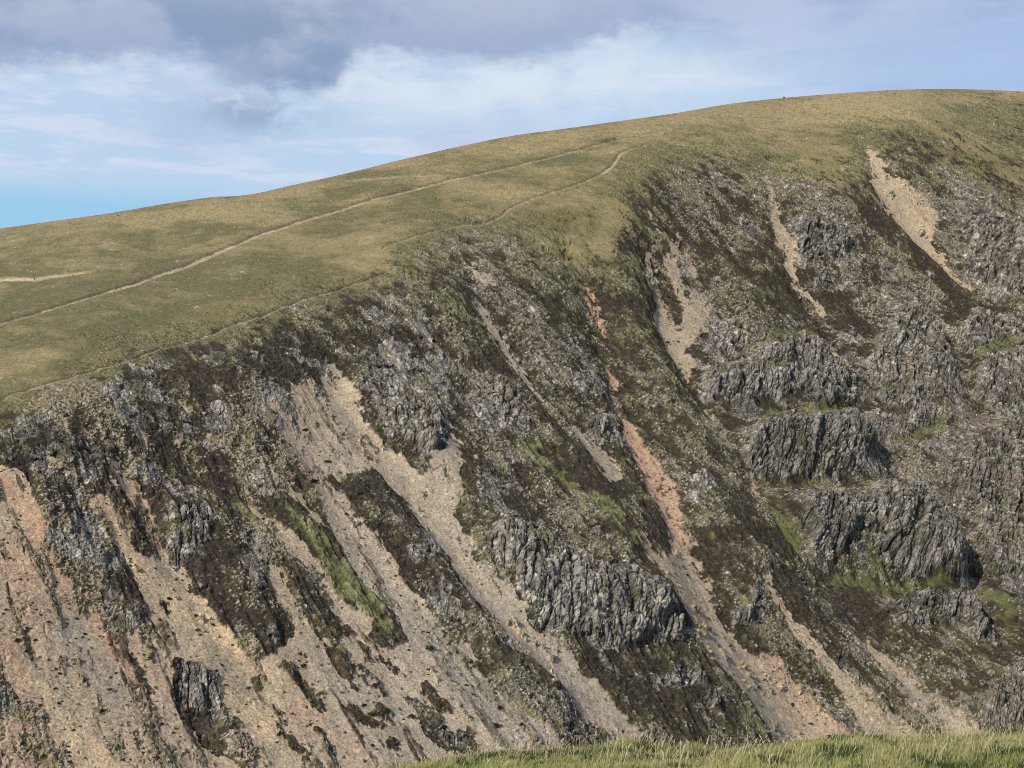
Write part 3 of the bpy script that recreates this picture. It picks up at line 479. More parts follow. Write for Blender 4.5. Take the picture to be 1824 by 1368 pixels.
# ---- albedo of the covers
def C(r, g, b): return np.array([r, g, b], np.float32)
def mixc(a, b, t): return a*(1-t[..., None])+b*t[..., None]
one = np.ones(PX.shape+(3,), np.float32)
rv = _hash(np.floor(sA/.55).astype(np.int64).astype(np.uint32), np.floor(fA/.55).astype(np.int64).astype(np.uint32), np.zeros(PX.shape, np.uint32), 5)
# plateau grass: straw and olive
g_t = np.clip(.40+.55*n_a+.40*n_b+.32*n_c+.12*n_d+.45*ptan-.75*pgreen+sst(PX, 500, 1400)*.22+sst(PY-skyrow(PX), 90, 0)*.25, 0, 1)
colg = mixc(one*C(.098, .090, .040), one*C(.236, .187, .094), g_t)*(.82+.36*rv)[..., None]
colg = mixc(colg, one*C(.09, .088, .042), np.clip(sst(n_c+n_d*.8+n_b*.3, .25, .85)*.6, 0, 1))
redg = sst(PY-skyrow(PX), 14, 0)*sst(n_b, -.6, .4)*.6
colg = mixc(colg, one*C(.22, .145, .095), redg)
# face ground: heather brown with moss green
m_t = np.clip(.28+.5*n_b+.3*n_c+.35*n_a, 0, 1)
colh = mixc(one*C(.034, .027, .018), one*C(.072, .068, .029), m_t)
colh = mixc(colh, one*C(.070, .050, .036), sst(vnoise(sA/4+9, fA/5, 91)+n_c*.5, .35, .9)*.55)
colh = mixc(colh, one*C(.135, .125, .058), sst(PLATW*1.25+n_b*.28+n_c*.22+n_a*.15, .06, .50)*.85)
colh = mixc(colh, one*C(.070, .075, .030), sst(n_a*.8+n_b*.5+n_c*.3, .25, .8)*.6)
colh *= (.42+1.0*rv)[..., None]
# bright green grass
cg = mixc(one*C(.070, .074, .028), one*C(.185, .178, .078), np.clip(.42+.6*n_c+.45*n_b, 0, 1))*(.7+.6*rv)[..., None]
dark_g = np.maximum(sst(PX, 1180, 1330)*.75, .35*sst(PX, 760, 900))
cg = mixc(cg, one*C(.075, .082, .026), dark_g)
# scree
cs = mixc(one*C(.300, .238, .160), one*C(.430, .322, .198), np.clip(tan*1.1+.25*n_b+.35*streak2, 0, 1))
cs = mixc(cs, one*C(.235, .198, .155), np.clip(grey*.8+(.35*n_a+.45*streak2+.2*streak)*(1-tan*.8)+.12, 0, 1))
cs = mixc(cs, one*C(.38, .245, .150), sst(PX, 420, 60)*sst(n_a+streak2, -.4, .6)*.5)
cs = mixc(cs, one*C(.31, .27, .21), sst(PX, 520, 640)*sst(PX, 1150, 1000)*.45)
cs = mixc(cs, one*C(.375, .225, .145), np.clip(pink*.55+.18*np.clip(streak2+.2, 0, 1)*(PX < 700)*(PY > 760), 0, .9))
cs = cs*(.72+.50*rv+.12*n_d)[..., None]*(1+.12*n_c)[..., None]
cs = mixc(cs, one*C(.12, .10, .075), ((gid > .92)*sst(n_b+n_a*.6, -.1, .7)*.7*(1-tan*.7)))
# stones and crags
tone = kid*.45+lid*.35+.2*rv
ck = mixc(one*C(.036, .033, .029), one*C(.260, .234, .200), np.clip(kid*.35+jid*.25+lid*.45+.25*rv-.15+.2*n_c, 0, 1)**1.3)
lich = sst(vnoise(sA/1.1+7, vz/1.7, 95)+n_b*.5+.25*n_a, .25, .75)
ck = mixc(ck, one*C(.44, .41, .33), lich*.60*(.3+.7*sst(lid+.5*rv, .5, 1.1)))
ck = mixc(ck, one*C(.20, .15, .11), sst(n_a-n_b, .3, 1.0)*.35)
mossc = sst(vnoise(sA/3.0, vz/2.0, 97)-.3*n_b, .42, .75)
ck = mixc(ck, one*C(.075, .072, .03), mossc*.75)
ck *= ((.45+1.05*rv)*(1-.22*sst(PX, 1200, 1350)*sst(PY, 600, 800)))[..., None]  # right-hand rock darkened in the colour for its shaded angle to the sun
stv = _hash(np.floor(gid*65521).astype(np.uint32), np.floor(cid*65521).astype(np.uint32), np.zeros(PX.shape, np.uint32), 3)
cst = mixc(one*C(.095, .082, .070), one*C(.36, .315, .25), np.clip(stv**2.2*1.15+.25*n_c, 0, 1))
cst = mixc(cst, one*C(.40, .30, .22), leftmix*.45)
alb = mixc(colg, colh, face)
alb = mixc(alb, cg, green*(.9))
alb = mixc(alb, cst, stone)
alb = mixc(alb, cst*1.1, stone_g.astype(np.float32)*.7)
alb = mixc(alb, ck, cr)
alb = mixc(alb, cs, scree)
# tufts of heather on scree
tuft = (cid > .955)*sst(.55-F1, 0, .2)*scree*(1-tan*.8)
alb = mixc(alb, colh, tuft*.9)
alb = mixc(alb, one*C(.045, .036, .026), np.clip(peat*.85, 0, 1)*(1-scree*.8))
cp = mixc(one*C(.37, .285, .195), one*C(.43, .36, .22), (PX < 200)*(PY < 520)*1.0)
alb = mixc(alb, cp*(.8+.4*rv)[..., None], np.clip(path*(.72+.3*n_b), 0, 1))
alb = np.clip(alb, .012, .62)

# ---- beyond the skyline: the hill rolls away
top = P[0].copy(); back = []
dirs = top[:, :2]/np.linalg.norm(top[:, :2], axis=1)[:, None]
sl0 = top[:, 2]/np.linalg.norm(top[:, :2], axis=1)
dist = np.cumsum(np.geomspace(3, 90, 26))[::-1]
for dd in dist:
    q = top.copy(); q[:, :2] += dirs*dd; q[:, 2] += sl0*dd-0.012*dd-dd*dd*0.00022
    back.append(q)
P = np.vstack([np.array(back), P]); nb = len(back)
alb = np.vstack([np.repeat(alb[:1], nb, 0), alb])
H, W = P.shape[:2]
def padtop(a): return np.vstack([np.repeat(a[:1]*0, nb, 0), a])

# ---- split faces between objects: hill, scree runs, crags, footpaths
lab = np.zeros((H-nb, W), np.int32); names = [('hillside', None)]
sid = list(SCR); SK = np.zeros(RXm.shape, np.int32); best = np.zeros(RXm.shape, np.float32)
for i, k in enumerate(sid):
    b = blur(SCR[k], 8)+SCR[k]; m = b > np.maximum(best, .02); SK[m] = i+1; best[m] = b[m]
sl = smn(SK, WX, WY)
for i, k in enumerate(sid):
    names.append(('scree', k)); lab[(scree > .5) & (sl == i+1) & infr] = len(names)-1
cl = smn(CID, WX, WY)
for i, k in enumerate(crag_ids):
    names.append(('crag', k)); lab[(cr > .4) & (scree <= .5) & (cl == i+1) & infr] = len(names)-1
for k in PTH:
    names.append(('footpath', k)); lab[(smp(PTH[k], lx, ly) > .45) & infr] = len(names)-1
lab = padtop(lab)

# ------------------------------------------------------------------ materials
def ground_material():
    m = bpy.data.materials.new("hill_ground"); m.use_nodes = True; T = NT(m.node_tree)
    at = T.n('ShaderNodeAttribute', attribute_name='cover'); geo = T.n('ShaderNodeNewGeometry')
    n1 = T.noise(geo.outputs['Position'], 1.7, 3, .6); n2 = T.noise(geo.outputs['Position'], .35, 4, .6)
    f = T.ss(n1, .25, .75, .72, 1.28); f2 = T.ss(n2, .3, .7, .9, 1.1)
    ff = T.m('MULTIPLY', f, f2)
    col = T.mix(1.0, at.outputs['Color'], T.comb(ff, ff, ff), 'MULTIPLY')
    b = T.n('ShaderNodeBsdfPrincipled'); T.l(col, b.inputs['Base Color']); b.inputs['Roughness'].default_value = .92
    b.inputs['Specular IOR Level'].default_value = .15
    bp = T.n('ShaderNodeBump'); bp.inputs['Strength'].default_value = .5; bp.inputs['Distance'].default_value = .25; T.l(n1, bp.inputs['Height']); T.l(bp.outputs[0], b.inputs['Normal'])
    o = T.n('ShaderNodeOutputMaterial'); T.l(b.outputs[0], o.inputs[0]); return m
MG = ground_material()
def simple_mat(name, c1, c2, scale=3.0, rough=.8, bump=.0):
    m = bpy.data.materials.new(name); m.use_nodes = True; T = NT(m.node_tree)
    geo = T.n('ShaderNodeNewGeometry'); n = T.noise(geo.outputs['Position'], scale, 5, .6)
    b = T.n('ShaderNodeBsdfPrincipled'); T.l(T.mix(T.ss(n, .3, .7), (*c1, 1), (*c2, 1)), b.inputs['Base Color']); b.inputs['Roughness'].default_value = rough
    b.inputs['Specular IOR Level'].default_value = .2
    if bump:
        bp = T.n('ShaderNodeBump'); bp.inputs['Strength'].default_value = bump; bp.inputs['Distance'].default_value = .1; T.l(n, bp.inputs['Height']); T.l(bp.outputs[0], b.inputs['Normal'])
    o = T.n('ShaderNodeOutputMaterial'); T.l(b.outputs[0], o.inputs[0]); return m

def mesh_from(name, V, Fq, mat, colr=None, smooth=False):
    me = bpy.data.meshes.new(name); k = Fq.shape[1]
    me.vertices.add(len(V)); me.vertices.foreach_set('co', np.ascontiguousarray(V, np.float32).ravel())
    me.loops.add(Fq.size); me.loops.foreach_set('vertex_index', np.ascontiguousarray(Fq, np.int32).ravel())
    me.polygons.add(len(Fq)); me.polygons.foreach_set('loop_start', np.arange(0, Fq.size, k, dtype=np.int32))
    me.update(calc_edges=True)
    if colr is not None:
        a = me.color_attributes.new('cover', 'FLOAT_COLOR', 'POINT'); c4 = np.ones((len(V), 4), np.float32); c4[:, :3] = colr; a.data.foreach_set('color', c4.ravel())
    me.polygons.foreach_set('use_smooth', np.full(len(Fq), smooth)); me.materials.append(mat)
    o = bpy.data.objects.new(name, me); sc.collection.objects.link(o); return o
def tag(o, label=None, cat=None, group=None, kind=None):
    for k, v in (('label', label), ('category', cat), ('group', group), ('kind', kind)):
        if v: o[k] = v
    return o

idx = np.arange(H*W).reshape(H, W)
FQ = np.stack([idx[:-1, :-1], idx[1:, :-1], idx[1:, 1:], idx[:-1, 1:]], -1).reshape(-1, 4)
fl = lab[:-1, :-1].reshape(-1)
VP = P.reshape(-1, 3); VA = alb.reshape(-1, 3)
SL = {'central': 'longest pale scree run, sweeping from the middle of the face down to the grass', 'grey': 'wide grey-tan scree run just left of the longest central one', 'left': 'broad pinkish tan scree apron spread over the lower left slope', 'pale_strip': 'short whitish scree strip beside the bright green grass patch',
      'thin_middle': 'thin pale scree thread below the grassy spur, left of the red chute', 'red': 'salmon red scree chute in the narrow gully of the mid slope', 'right_fan': 'long tan scree fan widening below the salmon red chute', 'narrow': 'narrow sandy scree tongue right of the long tan fan', 'far_right': 'grey scree tongue nearest the right end of the grass bank',
      'upper_web': 'branching tan scree web high on the face below the summit grass', 'top_right': 'tan scree patch tapering to a point high on the right, under the summit', 'upper_mid': 'broken trail of tan scree between the branching web and the summit patch', 'small': 'small scattered scree scars among heather and stones', 'red_gully': 'rust red eroded soil at the head of the narrow gully'}
CL = {'centre': 'largest crag of the mid slope, grey ribs beside the longest scree run', 'left_twin': 'small twin-headed grey crag in heather on the left scree', 'left_low': 'dark low crag standing in the lower left scree', 'slab_upper': 'blocky grey crag above the green strip, right of the central scree head', 'slab_mid': 'banded rock slabs on the right of the central scree head',
      'red_side': 'pale cracked crag on the left bank of the salmon red chute', 'dome': 'small dark domed crag under the broken scree trail', 'tier_a': 'highest small crag tier right of the branching scree web', 'tier_b': 'crag tier with upright joints just under a bright green ledge', 'tier_c': 'pale blocky crag tier under the grassy ledges, beside the dark gully',
      'tier_d': 'narrow pale crag tier right above the long green ledge', 'tier_e': 'wide columned crag hanging under the long green ledge', 'big_slab': 'broad light grey slab face in the upper right crags', 'under_slab': 'shadowed undercut crag band beneath the broad light slab', 'great': 'great columned buttress, tallest of the right-hand crags', 'great_low': 'lower columned tier beneath the green terrace of the great buttress',
      'pale_nose': 'pale rounded rock nose at the foot of the great buttress', 'knob_a': 'small grey crag right of the salmon red chute', 'knob_b': 'square-topped little crag right of the long tan fan', 'knob_c': 'pale stony rib just above the square-topped little crag', 'knob_d': 'lichen-spotted little crag right of the narrow sandy tongue', 'knob_e': 'dark grey knoll of rock left of the long tan fan', 'knob_f': 'lowest rounded outcrop left of the long tan fan',
      'knob_g': 'ragged outcrop over green grass at the foot of the central scree', 'knob_h': 'tiny outcrop beside the green streak of the mid slope', 'right_wall': 'dark rock wall beyond the deep gully at the right edge', 'right_low': 'low grey crag above the grass bank at the right edge', 'right_upper': 'pale broken crag at the right edge above the dark wall', 'high_right': 'pale joint-cracked crag at the right edge, above the green hollow', 'high_far': 'speckled grey crag at the right edge below the tapering scree patch', 'mid_join': 'narrow fractured crag between the small tiers and the broad light slab', 'top_knobs': 'lichen-pale cluster of rock knobs between the two high scree trails', 'low_black': 'small black outcrop low on the slope left of the grass bank'}
PL = {'main': 'long sandy footpath climbing across the grassy plateau', 'pale': 'faint pale path near the skyline', 'walkers': 'pale wide track with two walkers at the left edge', 'rim': 'thin path along the rim between grass and stony face', 'crest': 'path winding along the plateau edge towards the summit'}
for li, (kind, key) in enumerate(names):
    f = FQ[fl == li]
    if len(f) < 20: continue
    u, inv = np.unique(f, return_inverse=True)
    o = mesh_from(kind, VP[u], inv.reshape(f.shape), MG, VA[u])
    if kind == 'hillside': tag(o, 'grassy fell with a steep heather and rock face', None, None, 'structure')
    elif kind == 'scree': tag(o, SL[key], 'scree', None, 'stuff')
    elif kind == 'crag': tag(o, CL[key], 'crag', 'crags on the steep face')
    else: tag(o, PL[key], None, None, 'structure')

# surface point under a place in the photograph's survey
Pf = P[nb:nb+NR]
def surf(px, py):
    c = np.clip(np.searchsorted(cols, px), 1, W-1); s0 = skyrow(np.array([float(px)]))[0]
    r = np.clip((py-s0)/(1385-s0)*(NR-1), 0, NR-1); return Pf[int(round(r)), c].copy()

# ------------------------------------------------------------------ heather clumps on the scree
def clump_mesh(name, seed, mat):
    r = np.random.default_rng(seed); V = []; Fa = []
    for k in range(150):
        a = r.uniform(0, 2*np.pi); e = np.arcsin(r.uniform(0, 1)); rad = r.uniform(.55, 1.0)
        c = np.array([np.cos(a)*np.cos(e), np.sin(a)*np.cos(e), np.sin(e)*.75])*rad*(.8+.25*np.sin(3*a+seed))
        s = r.uniform(.14, .30); d1 = r.normal(size=3); d1 /= np.linalg.norm(d1); d2 = np.cross(d1, r.normal(size=3)); d2 /= np.linalg.norm(d2)
        b = len(V); V += [c-d1*s, c+d2*s*.8, c+d1*s, c-d2*s*.8]; Fa.append((b, b+1, b+2, b+3))
    # woody core
    me = mesh_from(name, np.array(V), np.array(Fa), mat)
    return me
MH = simple_mat("heather", (.022, .020, .012), (.058, .056, .022), 1.5, .9)
MGs = simple_mat("green_shrub", (.035, .048, .015), (.075, .095, .028), 1.5, .9)
protos = [clump_mesh('heather_clump', s, MH if s < 3 else MGs) for s in range(5)]
for p in protos: bpy.data.objects.remove(p, do_unlink=False) if False else None
spots = []
def scree_at(px, py):
    i = int((px-RX0)/RS); j = int((py-RY0)/RS); return SCREE[j, i]*(1-HEA[j, i])
traced = [(18, 992, 5), (12, 968, 3), (72, 978, 3), (350, 1085, 5), (352, 1115, 6), (358, 1088, 3), (724, 888, 5), (795, 988, 4), (756, 1116, 5), (833, 1212, 4), (846, 1213, 3), (885, 1225, 4), (893, 1252, 7), (928, 1292, 5), (885, 1288, 8), (1290, 1140, 3), (1316, 1136, 3), (1226, 995, 4), (1235, 1009, 5), (1363, 1212, 6), (1424, 1241, 5), (765, 1148, 12), (736, 1270, 8), (690, 1262, 9),
          (665, 1265, 10), (650, 1250, 6), (182, 1267, 8), (70, 1258, 4), (233, 1250, 4), (195, 1228, 5), (302, 1060, 6), (285, 1098, 5), (270, 1150, 7), (268, 1170, 6), (122, 1362, 5), (240, 1320, 5), (255, 1335, 4), (50, 1340, 8), (40, 1325, 6), (600, 1135, 6), (596, 1150, 5), (620, 905, 5), (666, 935, 5), (418, 1137, 4), (398, 1177, 4), (445, 1212, 5), (548, 1352, 6), (530, 1330, 4), (540, 1180, 8), (500, 1302, 9),
          (30, 1140, 6), (48, 1120, 4), (85, 1175, 4), (100, 1190, 5), (650, 770, 3), (545, 760, 7), (585, 815, 6), (560, 850, 8), (640, 880, 6), (1195, 520, 4), (1212, 600, 4), (1200, 640, 3), (1196, 597, 5), (1440, 1160, 7), (1420, 1150, 5)]
for a, b, s in traced: spots.append((a, b, s*1.0))
while len(spots) < 285:
    a = random.uniform(-20, 1560) if random.random() < .3 else random.uniform(-20, 860); b = random.uniform(700, 1365)
    if scree_at(a, b) > .9 and (a-760 < (b-1000)*1.0 or a > 1100): spots.append((a, b, random.choice([1.8, 2.2, 2.6, 3, 3.6, 4.5])))
used = set()
for k, (a, b, s) in enumerate(spots):
    q = surf(a, b); rad = s*q[1]/F; pi = random.randrange(5)
    if pi in used: o = protos[pi].copy(); sc.collection.objects.link(o)
    else: o = protos[pi]; used.add(pi)
    q[2] -= rad*.15; o.location = q; o.rotation_euler = (0, 0, random.uniform(0, 6.28)); o.scale = (rad*random.uniform(.9, 1.4), rad*random.uniform(.8, 1.1), rad*random.uniform(.6, .95))
    if s >= 8: tag(o, 'wide dark shrub clump standing in the scree', 'shrub', 'shrub clumps on the scree')
    elif s >= 5: tag(o, 'medium dark shrub clump on bare scree', 'shrub', 'shrub clumps on the scree')
    else: tag(o, 'tiny dark heather tuft alone on bare scree', 'shrub', 'shrub clumps on the scree')

# ------------------------------------------------------------------ loose stones lying on face and scree
def ico():
    p = (1+5**.5)/2
    v = np.array([(-1, p, 0), (1, p, 0), (-1, -p, 0), (1, -p, 0), (0, -1, p), (0, 1, p), (0, -1, -p), (0, 1, -p), (p, 0, -1), (p, 0, 1), (-p, 0, -1), (-p, 0, 1)], float); v /= np.linalg.norm(v[0])
    f = np.array([(0, 11, 5), (0, 5, 1), (0, 1, 7), (0, 7, 10), (0, 10, 11), (1, 5, 9), (5, 11, 4), (11, 10, 2), (10, 7, 6), (7, 1, 8), (3, 9, 4), (3, 4, 2), (3, 2, 6), (3, 6, 8), (3, 8, 9), (4, 9, 5), (2, 4, 11), (6, 2, 10), (8, 6, 7), (9, 8, 1)])
    return v, f
iv, ifc = ico()
cubev = np.array([(a, b, c) for a in (-1, 1) for b in (-1, 1) for c in (-1, 1)], float)*.62
cubef = np.array([(0, 1, 3, 2), (4, 6, 7, 5), (0, 4, 5, 1), (2, 3, 7, 6), (0, 2, 6, 4), (1, 5, 7, 3)])
NS = 42000
prob = (stone*.6*rockp+cr*.15+scree*.06+(1-scree)*face*rockp**2*.35)*infr
prob[:, :][(PY > 1370) | (PX < -40) | (PX > 1870)] = 0
cum = np.cumsum(prob[:NR].ravel()); pick = np.searchsorted(cum, rng.random(NS)*cum[-1]); pick = pick[pick < prob[:NR].size]
pr, pc = np.unravel_index(pick, (NR, W))
ctr = Pf[pr, pc]; dist_ = ctr[:, 1]
isS = scree[pr, pc] > .5
size = dist_/F*rng.gamma(3.2, .27, len(ctr))*np.where(isS, .6, 1.0)
size = np.clip(size, .1, 1.4)
dirv = rng.normal(size=(len(ctr), 3)); dirv /= np.linalg.norm(dirv, axis=1)[:, None]
d2 = np.cross(dirv, rng.normal(size=(len(ctr), 3))); d2 /= np.linalg.norm(d2, axis=1)[:, None]; d3 = np.cross(dirv, d2)
M = np.stack([dirv*rng.uniform(.8, 1.5, (len(ctr), 1)), d2, d3*rng.uniform(.4, .9, (len(ctr), 1))], 1)*size[:, None, None]
jv = cubev[None]*(1+rng.uniform(-.3, .3, (len(ctr), 8, 3)))
V = np.einsum('nki,nij->nkj', jv, M)+ctr[:, None, :]
V += N0[pr, pc][:, None, :]*size[:, None, None]*.15
tonev = rng.uniform(.45, 1.25, (len(ctr), 1))
sc_col = cs[pr, pc]*.9+.04
rc_col = mixc(np.ones((len(ctr), 3))*C(.14, .12, .105), np.ones((len(ctr), 3))*C(.40, .36, .29), rng.random(len(ctr))**1.4)
colS = np.where(isS[:, None], sc_col, rc_col)*tonev
FA = (cubef[None]+(np.arange(len(ctr))*8)[:, None, None]).reshape(-1, 4)
o = mesh_from('rubble', V.reshape(-1, 3), FA, MG, np.clip(np.repeat(colS, 8, 0), .02, .65))
tag(o, 'loose pale stones littering the face and scree', 'rubble', None, 'stuff')

# ------------------------------------------------------------------ walkers and cairn
def skin_person(name, loc, size, heading, jacket, trousers, stride, label):
    import bmesh
    root = bpy.data.objects.new(name, None); sc.collection.objects.link(root); root.location = loc; root.rotation_euler = (0, 0, heading); root.scale = (size,)*3
    tag(root, label, 'person', 'walkers on the plateau')
    def skin(nm, verts, edges, radii, mat, parent):
        me = bpy.data.meshes.new(nm); me.from_pydata(verts, edges, []); ob = bpy.data.objects.new(nm, me); sc.collection.objects.link(ob)
        md = ob.modifiers.new('s', 'SKIN')
        for i, rr in enumerate(radii): me.skin_vertices[0].data[i].radius = (rr, rr)
        me.skin_vertices[0].data[0].use_root = True
        ob.modifiers.new('u', 'SUBSURF').levels = 1; ob.modifiers['u'].render_levels = 1
        me.materials.append(mat); ob.parent = parent; return ob
    s = stride
    V = [(0, 0, .95), (0, 0, 1.2), (0, .02, 1.42), (0, .03, 1.52), (0, .05, 1.64), (0, .05, 1.72),
         (.1, 0, .9), (.11, s*.5, .5), (.11, s*.55, .09), (.11, s*.55+.14, .05), (-.1, 0, .9), (-.11, -s*.35, .52), (-.11, -s*.8, .12), (-.11, -s*.8+.12, .05),
         (.19, .02, 1.40), (.25, -.08, 1.12), (.22, .12, .92), (-.19, .02, 1.40), (-.25, .06, 1.12), (-.22, .26, .98)]
    E = [(0, 1), (1, 2), (2, 3), (3, 4), (4, 5), (0, 6), (6, 7), (7, 8), (8, 9), (0, 10), (10, 11), (11, 12), (12, 13), (2, 14), (14, 15), (15, 16), (2, 17), (17, 18), (18, 19)]
    Rr = [.15, .16, .17, .06, .10, .085, .09, .065, .045, .04, .09, .065, .045, .04, .07, .05, .035, .07, .05, .035]
    skin('body', V, E, Rr, simple_mat('skin_tone', (.35, .22, .16), (.42, .27, .19), 5, .7), root)
    skin('jacket', [(0, 0, .92), (0, 0, 1.2), (0, .02, 1.43), (.2, .02, 1.40), (.26, -.08, 1.12), (-.2, .02, 1.40), (-.26, .06, 1.12)], [(0, 1), (1, 2), (2, 3), (3, 4), (2, 5), (5, 6)], [.175, .185, .19, .085, .062, .085, .062], jacket, root)
    skin('trousers', [(0, 0, .93), (.1, 0, .88), (.11, s*.5, .5), (.11, s*.55, .14), (-.1, 0, .88), (-.11, -s*.35, .52), (-.11, -s*.8, .17)], [(0, 1), (1, 2), (2, 3), (0, 4), (4, 5), (5, 6)], [.17, .11, .082, .062, .11, .082, .062], trousers, root)
    return root
dark = simple_mat('dark_cloth', (.012, .012, .016), (.025, .025, .03), 4, .8); blue = simple_mat('blue_cloth', (.03, .04, .08), (.05, .06, .11), 4, .8); pale = simple_mat('pale_cloth', (.5, .5, .52), (.6, .6, .62), 4, .8)
a = surf(60.5, 499); b = surf(63.8, 499.5); c = surf(121.5, 485)
skin_person('person', a, 1.0, R(80), dark, dark, .35, 'walker all in black, left one of the pair on the pale track')
skin_person('person', b, .97, R(80), blue, pale, .3, 'walker in dark jacket and pale trousers, right one of the pair on the track')
skin_person('person', c, .95, R(200), dark, dark, .2, 'lone walker in black on the grass above the pale track')

def cairn():
    root = bpy.data.objects.new('cairn', None); sc.collection.objects.link(root); q = surf(1395.5, skyrow(np.array([1395.5]))[0]+.5); root.location = q; root.scale = (.7, .7, .65)
    tag(root, 'small dark stone cairn breaking the skyline near the summit', 'cairn')
    m = simple_mat('cairn_stone', (.07, .055, .05), (.16, .12, .10), 1.2, .9, .4); r = np.random.default_rng(3); k = 0
    for lay in range(6):
        n = max(1, 9-lay*2+(lay > 3)); rr = 1.5*(1-lay/6.2)
        for i in range(n):
            an = i/n*6.283+lay; v = cubev*(1+r.uniform(-.25, .25, (8, 3)))*np.array([.62, .5, .38])*(1-.05*lay)
            ca, sa = np.cos(an), np.sin(an); v = np.stack([v[:, 0]*ca-v[:, 1]*sa, v[:, 0]*sa+v[:, 1]*ca, v[:, 2]], 1)+np.array([np.cos(an)*rr*.72*(n > 1), np.sin(an)*rr*.72*(n > 1), .1+lay*.36])
            ob = mesh_from('stone', v, cubef, m); ob.parent = root; k += 1
cairn()

# ------------------------------------------------------------------ foreground grass bank
CREST = np.array([(-1500, 1700), (-400, 1600), (200, 1470), (500, 1404), (660, 1374), (700, 1366), (800, 1349), (900, 1337), (1000, 1331), (1130, 1322), (1300, 1325), (1424, 1317), (1500, 1310), (1700, 1305), (1745, 1299), (1824, 1293), (2100, 1273), (3200, 1200)], float)
DC = 18.0
def bank_z(X, Yv):
    Yv = np.asarray(Yv, float); pxv = np.clip(912+F*X/np.maximum(Yv, 4.0), -1500, 3200); vc = -(hermite(pxv, CREST)-HZ)/F
    zc = vc*DC; base = -1.7+(zc+1.7)*np.clip(Yv, -30, DC)/DC
    over = np.maximum(Yv-DC+.6, 0); zz = base-over**2*.05*np.exp(-over/30)-over*.35
    bump = fbm(X/2.2, Yv/2.2, 3, 301)*.07+fbm(X/.6, Yv/.6, 2, 305)*.03
    return zz+bump
gx = np.concatenate([np.linspace(-60, -12, 30), np.linspace(-11.8, 14, 260), np.linspace(14.2, 60, 30)]); gy = np.concatenate([np.linspace(-12, 9, 40), np.linspace(9.1, 22, 200), np.geomspace(22.2, 170, 50)])
BX, BY = np.meshgrid(gx, gy); BZ = bank_z(BX, BY)
MB_ = simple_mat('bank_soil', (.035, .045, .012), (.085, .095, .03), 6, .95, .3)
ib = np.arange(BX.size).reshape(BX.shape)
o = mesh_from('ground', np.stack([BX, BY, BZ], -1).reshape(-1, 3), np.stack([ib[:-1, :-1], ib[:-1, 1:], ib[1:, 1:], ib[1:, :-1]], -1).reshape(-1, 4), MB_, None, True)
tag(o, 'near grassy bank along the bottom edge', None, None, 'structure')

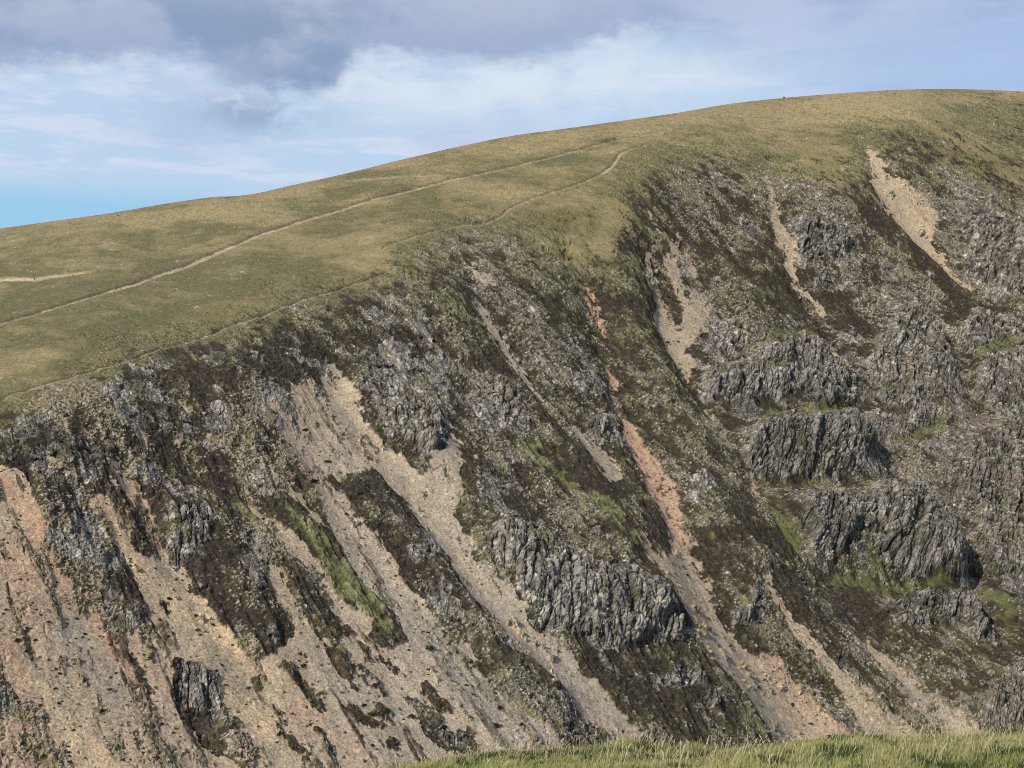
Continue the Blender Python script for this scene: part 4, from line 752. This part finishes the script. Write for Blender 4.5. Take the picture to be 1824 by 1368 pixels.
def grass_material():
    m = bpy.data.materials.new("grass_blades"); m.use_nodes = True; T = NT(m.node_tree)
    at = T.n('ShaderNodeAttribute', attribute_name='cover')
    d = T.n('ShaderNodeBsdfPrincipled'); T.l(at.outputs['Color'], d.inputs['Base Color']); d.inputs['Roughness'].default_value = .6; d.inputs['Specular IOR Level'].default_value = .25
    tr = T.n('ShaderNodeBsdfTranslucent'); T.l(at.outputs['Color'], tr.inputs[0])
    mx_ = T.n('ShaderNodeMixShader'); mx_.inputs[0].default_value = .35; T.l(d.outputs[0], mx_.inputs[1]); T.l(tr.outputs[0], mx_.inputs[2])
    o = T.n('ShaderNodeOutputMaterial'); T.l(mx_.outputs[0], o.inputs[0]); return m
MGR = grass_material()
def blades(n, ylo, yhi, hmin, hmax, wd, stalk, name, label):
    yy = rng.uniform(ylo, yhi, n); pxv = rng.uniform(430, 1930, n); xx = (pxv-912)/F*yy
    if stalk:
        keep = fbm(xx/1.1, yy/1.1, 2, 333) > -.1; xx, yy = xx[keep], yy[keep]
    n = len(xx); zz = bank_z(xx, yy)-.02
    cl = fbm(xx/.9, yy/.9, 3, 311); cl2 = fbm(xx/.28, yy/.28, 2, 317)
    hh = rng.uniform(hmin, hmax, n)*(1+.35*cl+.25*cl2) if not stalk else rng.uniform(hmin, hmax, n)
    an = rng.normal(.25, .9, n); bend = rng.uniform(.1, .7, n)*hh*(1.0 if not stalk else .9)
    bx, by = np.cos(an)*bend, np.sin(an)*bend; wa = rng.uniform(0, np.pi, n); wx, wy = np.cos(wa)*wd/2, np.sin(wa)*wd/2*.5
    lv = []
    for tt, ww in ((0, 1.0), (.4, .95), (.75, .7), (1.0, .15)) if not stalk else ((0, 1), (.5, .8), (.82, .7), (.9, 2.0), (1.0, .3)):
        cx = xx+bx*tt**2; cy = yy+by*tt**2; cz = zz+hh*(tt-.25*tt**2*(bend/hh))
        lv += [np.stack([cx-wx*ww, cy-wy*ww, cz], -1), np.stack([cx+wx*ww, cy+wy*ww, cz], -1)]
    k = len(lv); V = np.stack(lv, 1); base = np.arange(n)[:, None]*k
    Fs = np.concatenate([np.stack([base[:, 0]+2*i, base[:, 0]+2*i+1, base[:, 0]+2*i+3, base[:, 0]+2*i+2], -1) for i in range(k//2-1)])
    if stalk: col = mixc(np.ones((n, 3))*C(.42, .37, .20), np.ones((n, 3))*C(.55, .47, .29), rng.random(n))
    else:
        col = mixc(np.ones((n, 3))*C(.13, .165, .042), np.ones((n, 3))*C(.36, .375, .125), np.clip(.5+.7*cl+.5*cl2+rng.normal(0, .3, n), 0, 1))
        straw = (rng.random(n) < .22+.5*np.clip(fbm(xx/.5+40, yy/1.2, 3, 351)+.05, 0, 1)).astype(float)
        col = mixc(col, np.ones((n, 3))*C(.42, .37, .19), straw)
        dk = (rng.random(n) < .06+.75*sst(fbm(xx/.35+80, yy/.6, 2, 357), .35, .8)).astype(float); col = mixc(col, np.ones((n, 3))*C(.05, .075, .02), dk)
    o = mesh_from(name, V.reshape(-1, 3), Fs, MGR, np.repeat(col, k, 0)); tag(o, label, 'grass', None, 'stuff')
blades(170000, 12.6, 19.6, .05, .12, .012, False, 'grass', 'thick green and straw grass on the near bank')
blades(3600, 13.5, 19.6, .14, .38, .009, True, 'grass_stalks', 'pale dry seed stalks rising above the near grass')
